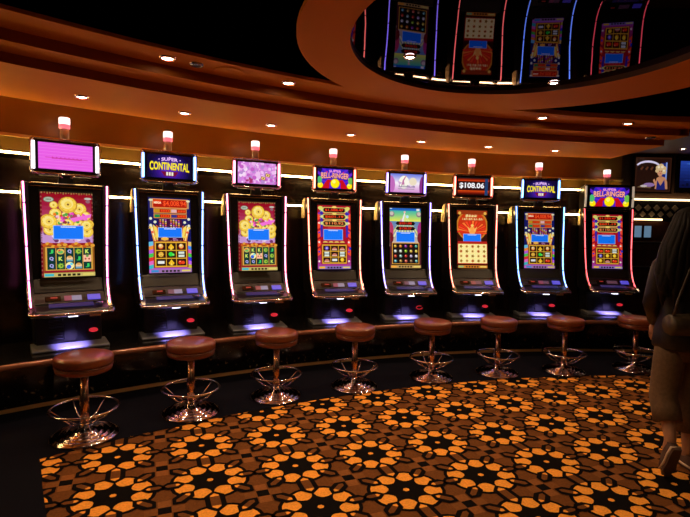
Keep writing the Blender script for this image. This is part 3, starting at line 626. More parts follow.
# ------------------------------------------------------------------ slot machines
def tap(v):                     # cabinets narrow a little towards the button deck
    x, y, z = v; k = 1 - .085 * min(1, max(0, (1.884 - z) / 1.06)); return (x * k, y, z)
CH = [(.018, 1.884), (.004, 1.75), (-.016, 1.5), (-.042, 1.25), (-.078, 1.06), (-.14, .925), (-.236, .822)]
def catmull(P, n=5):
    out = []
    for i in range(len(P) - 1):
        p0 = P[max(0, i - 1)]; p1 = P[i]; p2 = P[i + 1]; p3 = P[min(len(P) - 1, i + 2)]
        for k in range(n):
            t = k / n; out.append(tuple(.5 * ((2 * b) + (-a + c) * t + (2 * a - 5 * b + 4 * c - d) * t * t + (-a + 3 * b - 3 * c + d) * t ** 3) for a, b, c, d in zip(p0, p1, p2, p3)))
    return out + [P[-1]]
CHS = catmull(CH)
G = 'slot machines along the curved wall'
def machine(X, Y, rz, idx, label, art, topart, strip, old=False, strip_e=2.6):
    t = thing('slot_machine', label, 'slot machine', (X, Y, .462), rz, G); Z0 = .462
    def bd(b, nm, m, parent=t, bevel=0., colors=False):
        b.v = [(x, y if y < .1 else .1 + (y - .1) * (.4 if old else .90), z) for x, y, z in b.v]
        b.v = [(x, y, z - Z0) for x, y, z in b.v]; return b.build(nm, m, parent, bevel)
    # cabinet core
    b = MB(); b.xf = tap
    b.prism_x([(.28, .464), (.29, .62), (.29, 1.72), (.27, 1.79), (.22, 1.845), (.15, 1.868), (.08, 1.872), (.062, 1.86), (-.012, 1.055), (-.078, .95), (-.10, .90), (-.10, .76), (.02, .74), (-.02, .49), (-.02, .464)], -.283, .283)
    bd(b, 'cabinet', M['black'], bevel=.004)
    for s in (-1, 1):
        b = MB(); b.xf = tap
        prof = [(.28, .80), (.292, 1.70), (.285, 1.76), (.262, 1.815), (.225, 1.855), (.175, 1.878), (.13, 1.886), (.06, 1.886)] + CHS + [(-.22, .79), (.0, .76)]
        b.prism_x(prof, min(s * .284, s * .322), max(s * .284, s * .322)); sp = bd(b, 'side_panel', M['black'], bevel=.004)
        b = MB(); x0 = s * .316; x1 = s * .331; cap = [(.13, 1.66), (.30, 1.66), (.302, 1.72), (.294, 1.775), (.272, 1.825), (.235, 1.862), (.19, 1.884), (.13, 1.89)]
        b.prism_x(cap, min(x0, x1), max(x0, x1)); bd(b, 'lit_patch', M['side'], sp, bevel=.004)  # upper rear side painted paler where the LED strip lights it
        b = MB(); b.smooth = True; b.xf = tap
        b.tube([(s * .318, y - .006, z) for y, z in CHS], .0058, 8); bd(b, 'light_tube', strip, sp)
        b = MB(); b.smooth = True; b.xf = tap; b.tube([(s * .331, y - .001, z) for y, z in CHS], .0075, 8); bd(b, 'edge_trim', M['chrome_dark'], sp)
        b = MB(); b.xf = tap
        for q in (6, 13, 20, 26):
            b = MB(); b.xf = tap; y, z = CHS[q]; b.box(s * .318 - .012, s * .318 + .012, y - .013, y + .004, z - .005, z + .005); bd(b, 'tube_clip', M['chrome'], sp)
    b = MB(); b.box(-.284, .284, .03, .075, 1.852, 1.886); bd(b, 'top_bar', M['chrome_dark'], bevel=.006)
    # tilted game screen
    A = Art(.398, .735, .95 if idx < 6 else .78); art(A)
    tilt = -atan2(.075, .735)
    A.build('game_screen', t, (0, -.034, 1.078 - Z0), tilt)
    b = MB(); b.xf = None
    for s in (-1, 1): b = MB(); b.add([(s * .205, -.022 if False else -.012, 1.07), (s * .279, -.012, 1.07), (s * .279, .064, 1.86), (s * .205, .064, 1.86), (s * .205, -.03, 1.068), (s * .262, -.03, 1.068), (s * .279, .044, 1.855), (s * .205, .044, 1.855)], [(4, 5, 6, 7), (0, 1, 5, 4), (1, 2, 6, 5), (2, 3, 7, 6), (3, 0, 4, 7)]); bd(b, 'screen_surround', M['gloss'])
    b = MB(); b.prism_x([(-.03, 1.064), (-.036, 1.056), (-.098, .955), (-.080, .95), (-.012, 1.05)], -.262, .262); bd(b, 'lower_glass', M['glare'], bevel=.003)
    # button deck
    b = MB(); b.prism_x([(-.080, .95), (-.104, .95), (-.150, .905), (-.19, .873), (-.19, .858), (-.305, .826), (-.322, .796), (-.30, .775), (-.10, .77)], -.268, .268); dk = bd(b, 'button_deck', M['black'], bevel=.004)
    b = MB(); b.smooth = True; b.tube([(-.315, -.20, .832), (-.312, -.26, .804), (-.29, -.312, .793), (-.2, -.328, .793), (0, -.334, .793), (.2, -.328, .793), (.29, -.312, .793), (.312, -.26, .804), (.315, -.20, .832)], .015, 8); bd(b, 'deck_trim', M['chrome'], dk)
    for s in (-1, 1):
        b = MB(); b.prism_x([(-.10, .93), (-.16, .885), (-.25, .835), (-.30, .815), (-.30, .79), (-.10, .78)], min(s * .268, s * .306), max(s * .268, s * .306)); bd(b, 'deck_wing', M['chrome_dark'], dk, bevel=.004)
    def onslope(x0, x1, q0, q1, h, nm, m, parent):   # plate lying on the deck slope between (-.110,.944) and (-.185,.877)
        p = lambda q: (-.110 - .075 * q, .944 - .067 * q); (ya, za), (yb, zb) = p(q0), p(q1); nx, nz = -.667 * h, .745 * h
        b = MB(); b.prism_x([(ya, za), (ya + nx, za + nz), (yb + nx, zb + nz), (yb, zb)], x0, x1); return bd(b, nm, m, parent)
    onslope(-.19, -.075, .35, .85, .006, 'note_slot', M['gloss'], dk); onslope(-.15, -.10, .45, .6, .009, 'slot_glow', M['red_dim'], dk)
    onslope(-.05, .005, .35, .85, .006, 'info_display', M['disp%d' % (idx % 3)], dk); onslope(.006, .08, .35, .85, .006, 'meter_display', M['disp_w' if idx in (0, 1, 2, 3, 4) else 'disp1'], dk)
    onslope(.125, .225, .35, .9, .010, 'spin_button', M['blue_lit'], dk)
    b = MB(); b.prism_x([(-.215, .868), (-.213, .872), (-.262, .852), (-.264, .846)], -.17, .16); bd(b, 'deck_reflection', M['violet_reflection'], dk)  # bluish reflection on the deck, put in as a faintly glowing strip
    b = MB(); b.lathe([(.0, .858), (.024, .858), (.024, .869), (.018, .873), (0, .873)], 16, .205, -.245, cap=False); bd(b, 'round_button', M['chrome'], dk)
    # belly below the deck
    b = MB(); b.prism_x([(.0, .735), (-.03, .73), (-.05, .50), (-.02, .49)], -.25, .25); dr = bd(b, 'belly_door', M['black'], bevel=.004)
    for k in range(7):
        z = .53 + .026 * k; b = MB(); y = -.05 + .02 * (z - .5) / .23 - .0; b.prism_x([(y, z), (y - .012, z + .004), (y - .012, z + .012), (y, z + .014)], -.155, -.055); bd(b, 'vent_slat', M['glare'], dr)
    b = MB(); y0, y1 = -.052, -.036; b.add([(-.04, y0 - .012, .52), (.045, y0 - .012, .52), (.07, y1 - .012, .715), (-.055, y1 - .012, .715), (-.04, y0 + .01, .52), (.045, y0 + .01, .52), (.07, y1 + .01, .715), (-.055, y1 + .01, .715)], [(0, 1, 2, 3), (0, 4, 5, 1), (1, 5, 6, 2), (2, 6, 7, 3), (3, 7, 4, 0)]); bd(b, 'chute', M['glare'], dr)
    b = MB(); n = 20; pr = [(.185 + .036 * cos(2 * pi * k / n), .592 + .018 * sin(2 * pi * k / n)) for k in range(n)]; b.prism_y(pr, -.062, -.03); bg = bd(b, 'badge', M['red_lit'] if idx != 4 else M['black'], dr)
    if idx == 4: b = MB(); b.smooth = True; b.tube([(.185 + .04 * cos(2 * pi * k / n), -.064, .592 + .02 * sin(2 * pi * k / n)) for k in range(3, n + 1)], .004, 6); bd(b, 'badge_swirl', M['red_lit'], dr)
    b = MB(); b.prism_x([(.04, .464), (-.195, .464), (-.20, .475), (-.195, .486), (-.02, .502), (.04, .502)], -.29, .29); bd(b, 'base_ledge', M['ledge'], bevel=.003)
    b = MB(); b.box(-.034, .034, -.29, -.25, .764, .776); bd(b, 'under_deck_lamp', M['spot_white'], dk)
    b = MB(); b.box(.12, .20, -.318, -.30, .762, .777); bd(b, 'key_plate', M['gold'], dk)
    # topper sign
    if not old:
        tp = bpy.data.objects.new('topper', None); COL.objects.link(tp); tp.parent = t; tp.location = (0, .03, 1.884 - Z0); tp.empty_display_size = .05
        zt = 1.884
        def td(b, nm, m, bevel=0.): b.v = [(x, y, z - zt) for x, y, z in b.v]; return b.build(nm, m, tp, bevel)
        b = MB(); r = .022; x, z0, z1 = .257, 1.975, 2.254
        b.prism_y([(-x + r, z0), (x - r, z0), (x, z0 + r), (x, z1 - r), (x - r, z1), (-x + r, z1), (-x, z1 - r), (-x, z0 + r)], 0.0, .075); td(b, 'topper_case', M['chrome_dark'], .005)
        b = MB(); b.box(-.225, .225, -.006, .0, 1.99, 2.24); td(b, 'topper_bezel', M['gloss'], .002)
        b = MB(); b.smooth = True; b.tube([(-.262, -.002, 1.98), (-.262, -.004, 2.11), (-.258, -.002, 2.25), (-.245, -.002, 2.262), (0, -.004, 2.264), (.245, -.002, 2.262), (.258, -.002, 2.25), (.262, -.004, 2.11), (.262, -.002, 1.98), (.25, -.002, 1.966), (0, -.004, 1.964), (-.25, -.002, 1.966)], .0085, 8, True); td(b, 'topper_trim', M['chrome'])
        A = Art(.412, .222, 1.0); topart(A); A.build('topper_screen', tp, (0, -.008, 2.004 - zt), 0, .004)
        for s in (-1, 1):
            b = MB(); b.smooth = True; b.tube([(s * .241, -.008, 2.0), (s * .241, -.014, 2.03), (s * .241, -.014, 2.2), (s * .241, -.008, 2.23)], .008 if idx else .0115, 8); td(b, 'side_lamp', strip if idx not in (0,) else M['white_side'])
        b = MB(); b.prism_y([(-.06, 1.886), (.06, 1.886), (.045, 1.976), (-.045, 1.976)], .02, .06); b.prism_y([(-.2, 1.95), (.2, 1.95), (.19, 1.976), (-.19, 1.976)], .01, .065); td(b, 'bracket', M['black'])
        for s in (-1, 1): b = MB(); b.smooth = True; b.tube([(s * .075, .0, 1.972), (s * .05, -.008, 1.95), (s * .03, -.006, 1.935)], .006, 6); td(b, 'clamp', M['chrome'])
    else:
        tp = bpy.data.objects.new('topper', None); COL.objects.link(tp); tp.parent = t; tp.location = (0, .0, 1.886 - Z0); tp.empty_display_size = .05
        zt = 1.886
        def td(b, nm, m, bevel=0.): b.v = [(x, y, z - zt) for x, y, z in b.v]; return b.build(nm, m, tp, bevel)
        b = MB(); b.prism_x([(.02, 1.888), (.17, 1.888), (.17, 2.19), (.06, 2.205), (.02, 2.20)], -.33, .33); td(b, 'topper_case', M['black'], .006)
        b = MB(); b.box(-.33, .33, .008, .03, 2.185, 2.21); b.box(-.33, .33, .008, .03, 1.888, 1.905); td(b, 'topper_trim', M['chrome_dark'], .003)
        A = Art(.515, .255, .95); topart(A); A.build('topper_screen', tp, (0, .014, 1.918 - zt), 0, .006)
        for s in (-1, 1):
            b = MB(); b.smooth = True; b.tube([(s * .312, .012, 1.91), (s * .312, .006, 2.03), (s * .312, .006, 2.09), (s * .312, .012, 2.19)], .014, 8); td(b, 'side_lamp', M['glow_dim'])
            b = MB(); b.box(s * .30 - .018, s * .30 + .018, .0, .02, 2.02, 2.05); td(b, 'lamp_clip', M['chrome'])
    # candle lamp
    zb = 2.2545 if not old else 2.206; y = .108
    cd = bpy.data.objects.new('candle_lamp', None); COL.objects.link(cd); cd.parent = t; cd.location = (0, y, zb - Z0); cd.empty_display_size = .05
    hh = 2.468 - zb if not old else .215
    b = MB(); b.lathe([(.046, -.012), (.046, .012), (.04, .016)], 20); b.build('socket', M['chrome_dark'], cd)
    if not old: b = MB(); b.box(-.03, .03, -.03, .01, -.11, .0); b.build('post', M['black'], cd)
    b = MB(); b.smooth = True; b.lathe([(.036, .016), (.036, hh - .10)], 20); b.build('clear_tube', M['tube'], cd)
    b = MB(); b.smooth = True; b.lathe([(.040, hh - .098), (.044, hh - .094), (.044, hh - .062), (.042, hh - .060)], 20); b.build('pink_lens', M['pink_lit'], cd)
    b = MB(); b.smooth = True; b.lathe([(.042, hh - .060), (.044, hh - .058), (.044, hh - .008), (.038, hh - .002), (.02, hh)], 20); b.build('white_lens', M['white_lit'], cd)
    return t
M['ledge'] = mat('dark silver ledge', (.22, .22, .24), .3, .3)
M['red_dim'] = mat('dim red readout', (.2, .02, .02), .4, emit=(.7, .05, .03), estr=.3)
M['disp0'] = mat('violet readout', (.1, .05, .1), .4, emit=(.45, .07, .14), estr=.4)
M['disp1'] = mat('dim readout', (.1, .05, .1), .4, emit=(.22, .1, .16), estr=.3)
M['disp2'] = mat('red readout', (.1, .05, .1), .4, emit=(.5, .1, .08), estr=.4)
M['disp_w'] = mat('pale readout', (.1, .1, .14), .4, emit=(.4, .38, .62), estr=.45)
M['violet_reflection'] = mat('dark violet reflection', (.03, .03, .09), .25, emit=(.03, .03, .2), estr=.35)
M['glow_dim'] = mat('dim side lamp', (.4, .35, .3), .4, emit=(.75, .6, .45), estr=.5)
def strip(name, c, e): return mat(name, c, .4, emit=tuple(x * .92 + .08 for x in c), estr=e * 1.5)
ST = [strip('pink tube', (1, .13, .50), 6), strip('blue tube', (.10, .26, 1), 6), strip('rose tube', (1, .17, .36), 5), strip('peach tube', (1, .15, .06), 5),
      strip('violet tube', (.24, .18, 1), 5), strip('orange tube', (1, .12, .06), 5), strip('ice tube', (.08, .30, 1), 5), strip('red tube', (1, .03, .045), 2.6)]
POS = [[-2.429, 4.195, 0.637], [-1.727, 4.728, 0.539], [-0.949, 5.149, 0.434], [-0.128, 5.551, 0.32], [0.737, 5.897, 0.207], [1.613, 6.111, 0.11], [2.55, 6.314, 0.034], [3.556, 6.517, -0.044]]
R1 = ['JfQgK', 'QKhJp', 'QgbhJ']; R2 = ['fKKgJ', 'KbpQg', 'QQJgK']
B1 = [['violet', 'dome', 'dome'], ['bars', 'dome', 'bars'], ['dome', 'bar', 'ball']]; B2 = [['cherry', 'cherry', 'bars'], ['violet', 'ball', 'ball'], ['ball', 'dome', 'cherry']]
ARTS = [(lambda A: art_coins(A, R1), top_pink, 'slot machine with plain pink topper screen and gold coin game, leftmost in the row'),
        (art_conti, top_conti, 'slot machine with blue edge lights and $4,008.94 jackpot, second from the left'),
        (lambda A: art_coins(A, R2), top_lilac, 'slot machine with pale lilac topper screen above a gold coin game'),
        (lambda A: art_bell(A, B1), top_bell, 'slot machine with peach edge lights and chrome-framed BELL-RINGER topper'),
        (art_sky, top_fairy, 'slot machine with sky blue game screen and white lilac fairy topper'),
        (art_phoenix, top_money, 'slot machine with fiery orange bird game and $108.06 topper'),
        (art_conti, top_conti, 'slot machine with icy edge lights and CONTINENTAL topper, second from the right'),
        (lambda A: art_bell(A, B2), top_bell, 'slot machine with red edge lights and wide black-boxed BELL-RINGER topper, rightmost')]
for i, ((X, Y, r), (a, tpa, lb)) in enumerate(zip(POS, ARTS)): machine(X, Y, r, i, lb, a, tpa, ST[i], old=(i == 7))

# ------------------------------------------------------------------ bar stools
def make_stool():
    t = thing('bar_stool', '', 'stool', (0, 0, 0), 0, 'round bar stools facing the slot machines')
    b = MB(); b.smooth = True
    b.lathe([(.02, .528), (.17, .528), (.188, .536), (.195, .548), (.195, .584), (.186, .598), (.165, .605), (.10, .610), (.02, .611)], 40); st_ = b.build('seat', M['leather'], t)
    b = MB(); b.smooth = True; b.lathe([(.02, .482), (.165, .482), (.182, .49), (.187, .502), (.187, .518), (.178, .526), (.02, .526)], 40); b.build('seat_band', M['leather'], st_)
    b = MB(); b.smooth = True; b.tube([(.189 * cos(2 * pi * k / 40), .189 * sin(2 * pi * k / 40), .527) for k in range(40)], .004, 6, True); b.build('piping', M['leather'], st_)
    b = MB(); b.lathe([(.09, .470), (.09, .484)], 24); b.build('seat_plate', M['chrome_dark'], t)
    b = MB(); b.smooth = True; b.lathe([(.031, .06), (.031, .30), (.027, .305), (.027, .472)], 24); b.build('post', M['copper'], t)  # post metal tinted for the carpet it reflects
    b = MB(); b.smooth = True; b.tube([(.225 * cos(2 * pi * k / 48), .225 * sin(2 * pi * k / 48), .21) for k in range(48)], .0095, 8, True); b.build('foot_ring', M['chrome'], t)
    for k in range(6):
        a = RAD(20 + 60 * k); b = MB(); b.smooth = True; b.tube([(.222 * cos(a), .222 * sin(a), .207), (.13 * cos(a), .13 * sin(a), .13), (.026 * cos(a), .026 * sin(a), .085)], .0055, 6); b.build('spoke', M['chrome'], t)
    b = MB(); b.smooth = True
    pr = [(.228, 0), (.23, .008), (.222, .016)]
    for k in range(4):
        r = .205 - .042 * k; z = .017 + .0065 * k; pr += [(r + .006, z), (r, z + .011), (r - .012, z + .013), (r - .022, z + .004)]
    pr += [(.055, .046), (.040, .066), (.032, .10)]
    b.lathe(pr, 48); b.build('base', M['base_chrome'], t)
    return t
def copy_tree(o, parent=None):
    c = o.copy(); COL.objects.link(c)
    if parent: c.parent = parent
    for ch in [k for k in bpy.data.objects if k.parent == o]: copy_tree(ch, c)
    return c
SP = [[-1.869, 3.407], [-1.249, 3.884], [-0.606, 4.306], [0.116, 4.628], [0.932, 4.971], [1.692, 5.176], [2.476, 5.297], [3.357, 5.442]]
proto = make_stool()
WHERE = ['in front of the pink topper machine, nearest and leftmost', 'in front of the $4,008.94 jackpot machine, second from left', 'in front of the lilac topper machine, third from left',
         'by the peach lit bell machine, fourth from left', 'right of the sky blue game, fifth from left', 'right of the $108.06 machine, third from right', 'right of the icy lit machine, second from right', 'partly hidden behind the walking woman, rightmost']
for i, (x, y) in enumerate(SP):
    o = proto if i == 0 else copy_tree(proto)
    o.location = (x, y, 0); o.rotation_euler = (0, 0, RAD(i * 37)); o['label'] = 'brown leather bar stool ' + WHERE[i]

# ------------------------------------------------------------------ downlights
def downlight(x, y, z, label, power=0, dark=False, scale=.72):
    t = thing('downlight', label, 'ceiling light', (x, y, z), 0, 'recessed ceiling downlights')
    b = MB(); b.smooth = True; b.lathe([(.052 * scale, -.010), (.060 * scale, -.012), (.074 * scale, -.004), (.076 * scale, .0)], 24, cap=False); b.build('trim_ring', M['ring'] if not dark else M['chrome_dark'], t)
    b = MB(); b.lathe([(.0, -.007), (.038 * scale, -.007), (.052 * scale, -.003)], 20, cap=False); b.build('lens', M['lamp'] if not dark else M['gloss'], t)
    if power:
        l = bpy.data.lights.new('downlight_beam', 'SPOT'); l.energy = power; l.color = (1, .66, .36); l.spot_size = RAD(130); l.spot_blend = .7; l.shadow_soft_size = .04
        o = bpy.data.objects.new('downlight_beam', l); COL.objects.link(o); o.location = (x, y, z - .02)
    return t
N8 = ['leftmost', 'second from left', 'third from left', 'fourth from left', 'fifth from left', 'sixth from left', 'rightmost']
for k, th in enumerate((-38.8, -34, -29.1, -23.9, -18.8, -13.7, -8.5)):
    x, y = pol(9.23, RAD(th)); downlight(x, y, ZA, 'lit recessed downlight in lowest amber soffit over the machines, ' + N8[k], 22)
for th, lb in ((-36.5, 'leftmost'), (-30.5, 'left of the mirror ring'), (-25, 'above the fourth stool'), (-19.2, 'behind the mirror ring'), (-13.5, 'right of the mirror ring'), (-7.2, 'rightmost')):
    if th in (-25, -19.2): continue
    x, y = pol(8.32, RAD(th)); downlight(x, y, ZC, 'lit recessed downlight in upper amber soffit, ' + lb, 26)
x, y = pol(8.32, RAD(-35.2)); downlight(x, y, ZC, 'small dark ceiling sensor beside the upper left lit downlight', 0, True, .62)  # ceiling sensors, modelled as small dark downlights
downlight(2.97, 4.77, ZA, 'small dark ceiling sensor near the right end of the soffit', 0, True, .62)
for x, y, lb in ((.386, 3.127, 'left'), (1.518, 3.625, 'right')): downlight(x, y, ZM + .012 * max(0, x - .7) - .003, 'lit downlight set in the smoked mirror oval, %s one' % lb, 42 if lb == 'left' else 17, scale=.55)
downlight(5.46, 7.9, 2.955, 'lit downlight in the far ceiling above the blue screen', 8)
sp_ = MB(); sp_.lathe([(.11, .0), (.11, -.004), (.10, -.006), (.0, -.006)], 28, cap=False); o = sp_.build('speaker_grille', M['soffit']); x, y = pol(8.34, RAD(-33.6)); o.location = (x, y, ZC); tag(o, 'round amber painted speaker grille in the upper soffit', 'speaker')
# unseen downlights added out of frame to light the carpet and room
for x, y in ((-1.0, 1.2), (.6, 1.5), (0.2, -.6), (2.0, -.6)):
    downlight(x, y, ZM, 'unseen downlight added out of frame to light the carpet', 42)

# lamp glow under each button deck
for X, Y, r in POS:
    l = bpy.data.lights.new('deck_glow', 'SPOT'); l.energy = 85; l.spot_size = RAD(62); l.spot_blend = 1; l.shadow_soft_size = .02; l.color = (.32, .25, 1); o = bpy.data.objects.new('deck_glow', l); COL.objects.link(o)
    a = -.27; o.location = (X - a * sin(r) * 1, Y + a * cos(r), .758); o.rotation_euler = (RAD(27), 0, r)

# ------------------------------------------------------------------ walking woman
def skin_mesh(name, verts, edges, radii, material, parent, subd=2, root=0, voxel=None):
    me = bpy.data.meshes.new(name); me.from_pydata(verts, edges, []); o = bpy.data.objects.new(name, me); COL.objects.link(o)
    sk = o.modifiers.new('skin', 'SKIN'); sk.use_smooth_shade = True
    for v, r in zip(me.skin_vertices[0].data, radii): v.radius = r if isinstance(r, tuple) else (r, r)
    me.skin_vertices[0].data[root].use_root = True
    s = o.modifiers.new('sub', 'SUBSURF'); s.levels = subd; s.render_levels = subd
    dg = bpy.context.evaluated_depsgraph_get(); dg.update()
    m2 = bpy.data.meshes.new_from_object(o.evaluated_get(dg)); o.modifiers.clear(); o.data = m2; bpy.data.meshes.remove(me)
    m2.materials.clear(); m2.materials.append(material)
    for p in m2.polygons: p.use_smooth = True
    o.name = name
    if parent: o.parent = parent
    return o
M['skin'] = mat('skin', (.45, .23, .14), .5)
M['hair'] = noise_mat('dark brown hair', (.004, .0025, .002), (.010, .0055, .004), 60, .6)
M['hair'].node_tree.nodes['Principled BSDF'].inputs['Specular IOR Level'].default_value = .25
M['jacket'] = noise_mat('black leather jacket', (.008, .007, .007), (.014, .012, .012), 30, .42, 0, .1)
M['khaki'] = noise_mat('khaki cotton', (.125, .07, .034), (.15, .086, .043), 50, .85, 0, .1)
M['canvas'] = mat('brown canvas', (.09, .045, .03), .8)
M['sole'] = mat('cream rubber', (.62, .48, .34), .6)
M['bagm'] = noise_mat('dark olive leather', (.05, .035, .02), (.07, .05, .03), 25, .4)
M['scarf'] = noise_mat('rust brown scarf', (.22, .085, .035), (.15, .055, .025), 30, .8, 0, .2)
M['eye'] = mat('eye white', (.7, .68, .65), .3)
PX, PY = 2.235, 3.10
pw = thing('person', 'person walking away at right edge in black jacket and khaki trousers, long dark hair', 'person', (PX, PY, 0))
# joints, local: x right, y forward (away from the camera)
J = dict(pel=(0, 0, .88), wai=(0, .0, 1.03), che=(0, .015, 1.22), nk0=(0, .01, 1.38), nk1=(0, .02, 1.46), hd0=(0, .035, 1.53), hd1=(0, .035, 1.62), hd2=(0, .03, 1.675),
         lh=(-.085, 0, .86), lk=(-.125, -.01, .50), la=(-.145, -.135, .255), lt=(-.145, -.10, .15), rh=(.085, 0, .86), rk=(.09, .06, .48), ra=(.085, .02, .10), rt=(.09, .14, .045),
         ls=(-.165, .01, 1.355), le=(-.19, .06, 1.10), lw=(-.06, .22, .95), rs=(.165, .01, 1.355), re=(.215, .0, 1.10), rw=(.19, .13, .90))
keys = ['pel', 'wai', 'che', 'nk0', 'nk1', 'hd0', 'hd1', 'hd2', 'lh', 'lk', 'la', 'lt', 'rh', 'rk', 'ra', 'rt', 'ls', 'le', 'lw', 'rs', 're', 'rw']
rad = dict(pel=(.13, .10), wai=(.11, .085), che=(.125, .09), nk0=.06, nk1=.05, hd0=(.06, .075), hd1=(.075, .092), hd2=(.05, .065), lh=.082, lk=.055, la=.036, lt=.03, rh=.082, rk=.055, ra=.036, rt=.03, ls=.05, le=.038, lw=.026, rs=.05, re=.038, rw=.026)
ED = [('pel', 'wai'), ('wai', 'che'), ('che', 'nk0'), ('nk0', 'nk1'), ('nk1', 'hd0'), ('hd0', 'hd1'), ('hd1', 'hd2'), ('pel', 'lh'), ('lh', 'lk'), ('lk', 'la'), ('la', 'lt'), ('pel', 'rh'), ('rh', 'rk'), ('rk', 'ra'), ('ra', 'rt'), ('che', 'ls'), ('ls', 'le'), ('le', 'lw'), ('che', 'rs'), ('rs', 're'), ('re', 'rw')]
vs = [J[k] for k in keys]; es = [(keys.index(a), keys.index(b)) for a, b in ED]; rr = [rad[k] for k in keys]
# hands: palm and five unequal curled fingers grown from each wrist
for s, w in ((-1, 'lw'), (1, 'rw')):
    wx, wy, wz = J[w]; pi_ = keys.index(w); vs.append((wx, wy + .015, wz - .055)); rr.append((.034, .018)); es.append((pi_, len(vs) - 1)); pm = len(vs) - 1
    for f, (dy, L) in enumerate(((.033, .062), (.012, .074), (-.009, .068), (-.028, .052))):
        a = (wx, wy + .015 + dy, wz - .088); b_ = (wx - s * .008, wy + .02 + dy, wz - .088 - L * .55); c_ = (wx - s * .026, wy + .022 + dy, wz - .088 - L)
        i0 = len(vs); vs += [a, b_, c_]; rr += [.0092, .0085, .007]; es += [(pm, i0), (i0, i0 + 1), (i0 + 1, i0 + 2)]
    i0 = len(vs); vs += [(wx - s * .012, wy + .05, wz - .045), (wx - s * .02, wy + .068, wz - .075), (wx - s * .028, wy + .072, wz - .10)]; rr += [.0105, .0095, .008]; es += [(pm, i0), (i0, i0 + 1), (i0 + 1, i0 + 2)]
body = skin_mesh('body', vs, es, rr, M['skin'], pw)
# face
b = MB(); b.smooth = True; b.tube([(0, .122, 1.595), (0, .138, 1.57), (0, .143, 1.558), (0, .128, 1.55)], [.009, .011, .014, .01], 8); b.build('nose', M['skin'], pw)
for s in (-1, 1):
    b = MB(); b.smooth = True; b.sphere((s * .03, .110, 1.598), .013, 8); e = b.build('eye', M['eye'], pw); b = MB(); b.sphere((s * .03, .121, 1.598), .006, 6); b.build('pupil', M['hair'], e)
    b = MB(); b.smooth = True; b.sphere((s * .078, .03, 1.575), .03, 8, (.35, .6, 1)); b.build('ear', M['skin'], pw)
b = MB(); b.smooth = True; b.tube([(-.024, .112, 1.525), (0, .122, 1.527), (.024, .112, 1.525)], [.004, .008, .004], 6); b.build('mouth', M['scarf'], pw)
# hair: cap, long back fall and locks
b = MB(); b.smooth = True; b.sphere((0, .012, 1.635), .115, 12, (.92, 1.0, .88)); b.xf = None
for k in range(15):
    a = pi + (k / 14 - .5) * 3.6 - pi / 2; x0, y0 = .09 * cos(a + pi), .10 * sin(a); x0 = .092 * sin((k / 14 - .5) * 3.3); y0 = .012 - .10 * cos((k / 14 - .5) * 3.3)
    w = (k % 3 - 1) * .012
    b.tube([(x0 * .8, y0 * .8 + .01, 1.69), (x0 * 1.12, y0 * 1.12, 1.60), (x0 * 1.55 - .02, y0 * 1.05 - .015, 1.46), (x0 * 1.9 - .035 + w, y0 * .75 - .06, 1.32), (x0 * 1.95 - .045 - w, y0 * .55 - .075, 1.20 + .02 * (k % 2)), (x0 * 1.7 - .05, y0 * .5 - .075, 1.10 + .03 * (k % 4))], [.02, .032, .036, .034, .026, .006], 8)
b.build('hair', M['hair'], pw)
# jacket: a shell over the torso with two sleeves, and cropped trousers
def loft(b, rings, n=28):
    vs = []; fs = []
    for cx, cy, z, rx, ry in rings:
        for k in range(n):
            t = 2 * pi * k / n; w = 1 + .03 * sin(5 * t + z * 9); vs.append((cx + rx * w * cos(t), cy + ry * w * sin(t), z))
    for i in range(len(rings) - 1):
        for k in range(n): fs.append((i * n + k, i * n + (k + 1) % n, (i + 1) * n + (k + 1) % n, (i + 1) * n + k))
    fs += [tuple(range(n - 1, -1, -1)), tuple((len(rings) - 1) * n + k for k in range(n))]
    return b.add(vs, fs)
b = MB(); b.smooth = True
loft(b, [(0, 0, .815, .182, .145), (0, 0, .83, .19, .152), (0, 0, .92, .186, .148), (0, 0, 1.03, .165, .13), (0, .01, 1.15, .178, .13), (0, .012, 1.27, .198, .13), (0, .012, 1.345, .205, .115), (0, .012, 1.395, .15, .095), (0, .015, 1.43, .085, .08), (0, .018, 1.455, .072, .072)])
for s_ in ('l', 'r'):
    A_, B_, C_ = Vector(J[s_ + 's']), Vector(J[s_ + 'e']), Vector(J[s_ + 'w']); C_ = B_ + (C_ - B_) * .94
    b.tube([A_ + Vector((-A_.x * .35, 0, .035)), A_ + Vector((-A_.x * .12, 0, .03)), A_ + Vector((0, 0, .0)), A_ + (B_ - A_) * .3, A_ + (B_ - A_) * .75, B_, B_ + (C_ - B_) * .4, C_], [.03, .052, .066, .067, .06, .057, .052, .045], 14)
b.build('jacket', M['jacket'], pw)
b = MB(); b.smooth = True
loft(b, [(0, 0, .74, .13, .10), (0, 0, .80, .15, .12), (0, 0, .9, .155, .125), (0, 0, .96, .15, .12)])
for s_, fr in (('l', .60), ('r', .62)):
    A_, B_, C_ = Vector(J[s_ + 'h']), Vector(J[s_ + 'k']), Vector(J[s_ + 'a']); C_ = B_ + (C_ - B_) * fr
    b.tube([A_ + Vector((0, 0, .03)), A_ + (B_ - A_) * .35, A_ + (B_ - A_) * .75, B_, B_ + (C_ - B_) * .5, C_], [.09, .09, .085, .082, .083, .083], 18)
b.build('trousers', M['khaki'], pw)
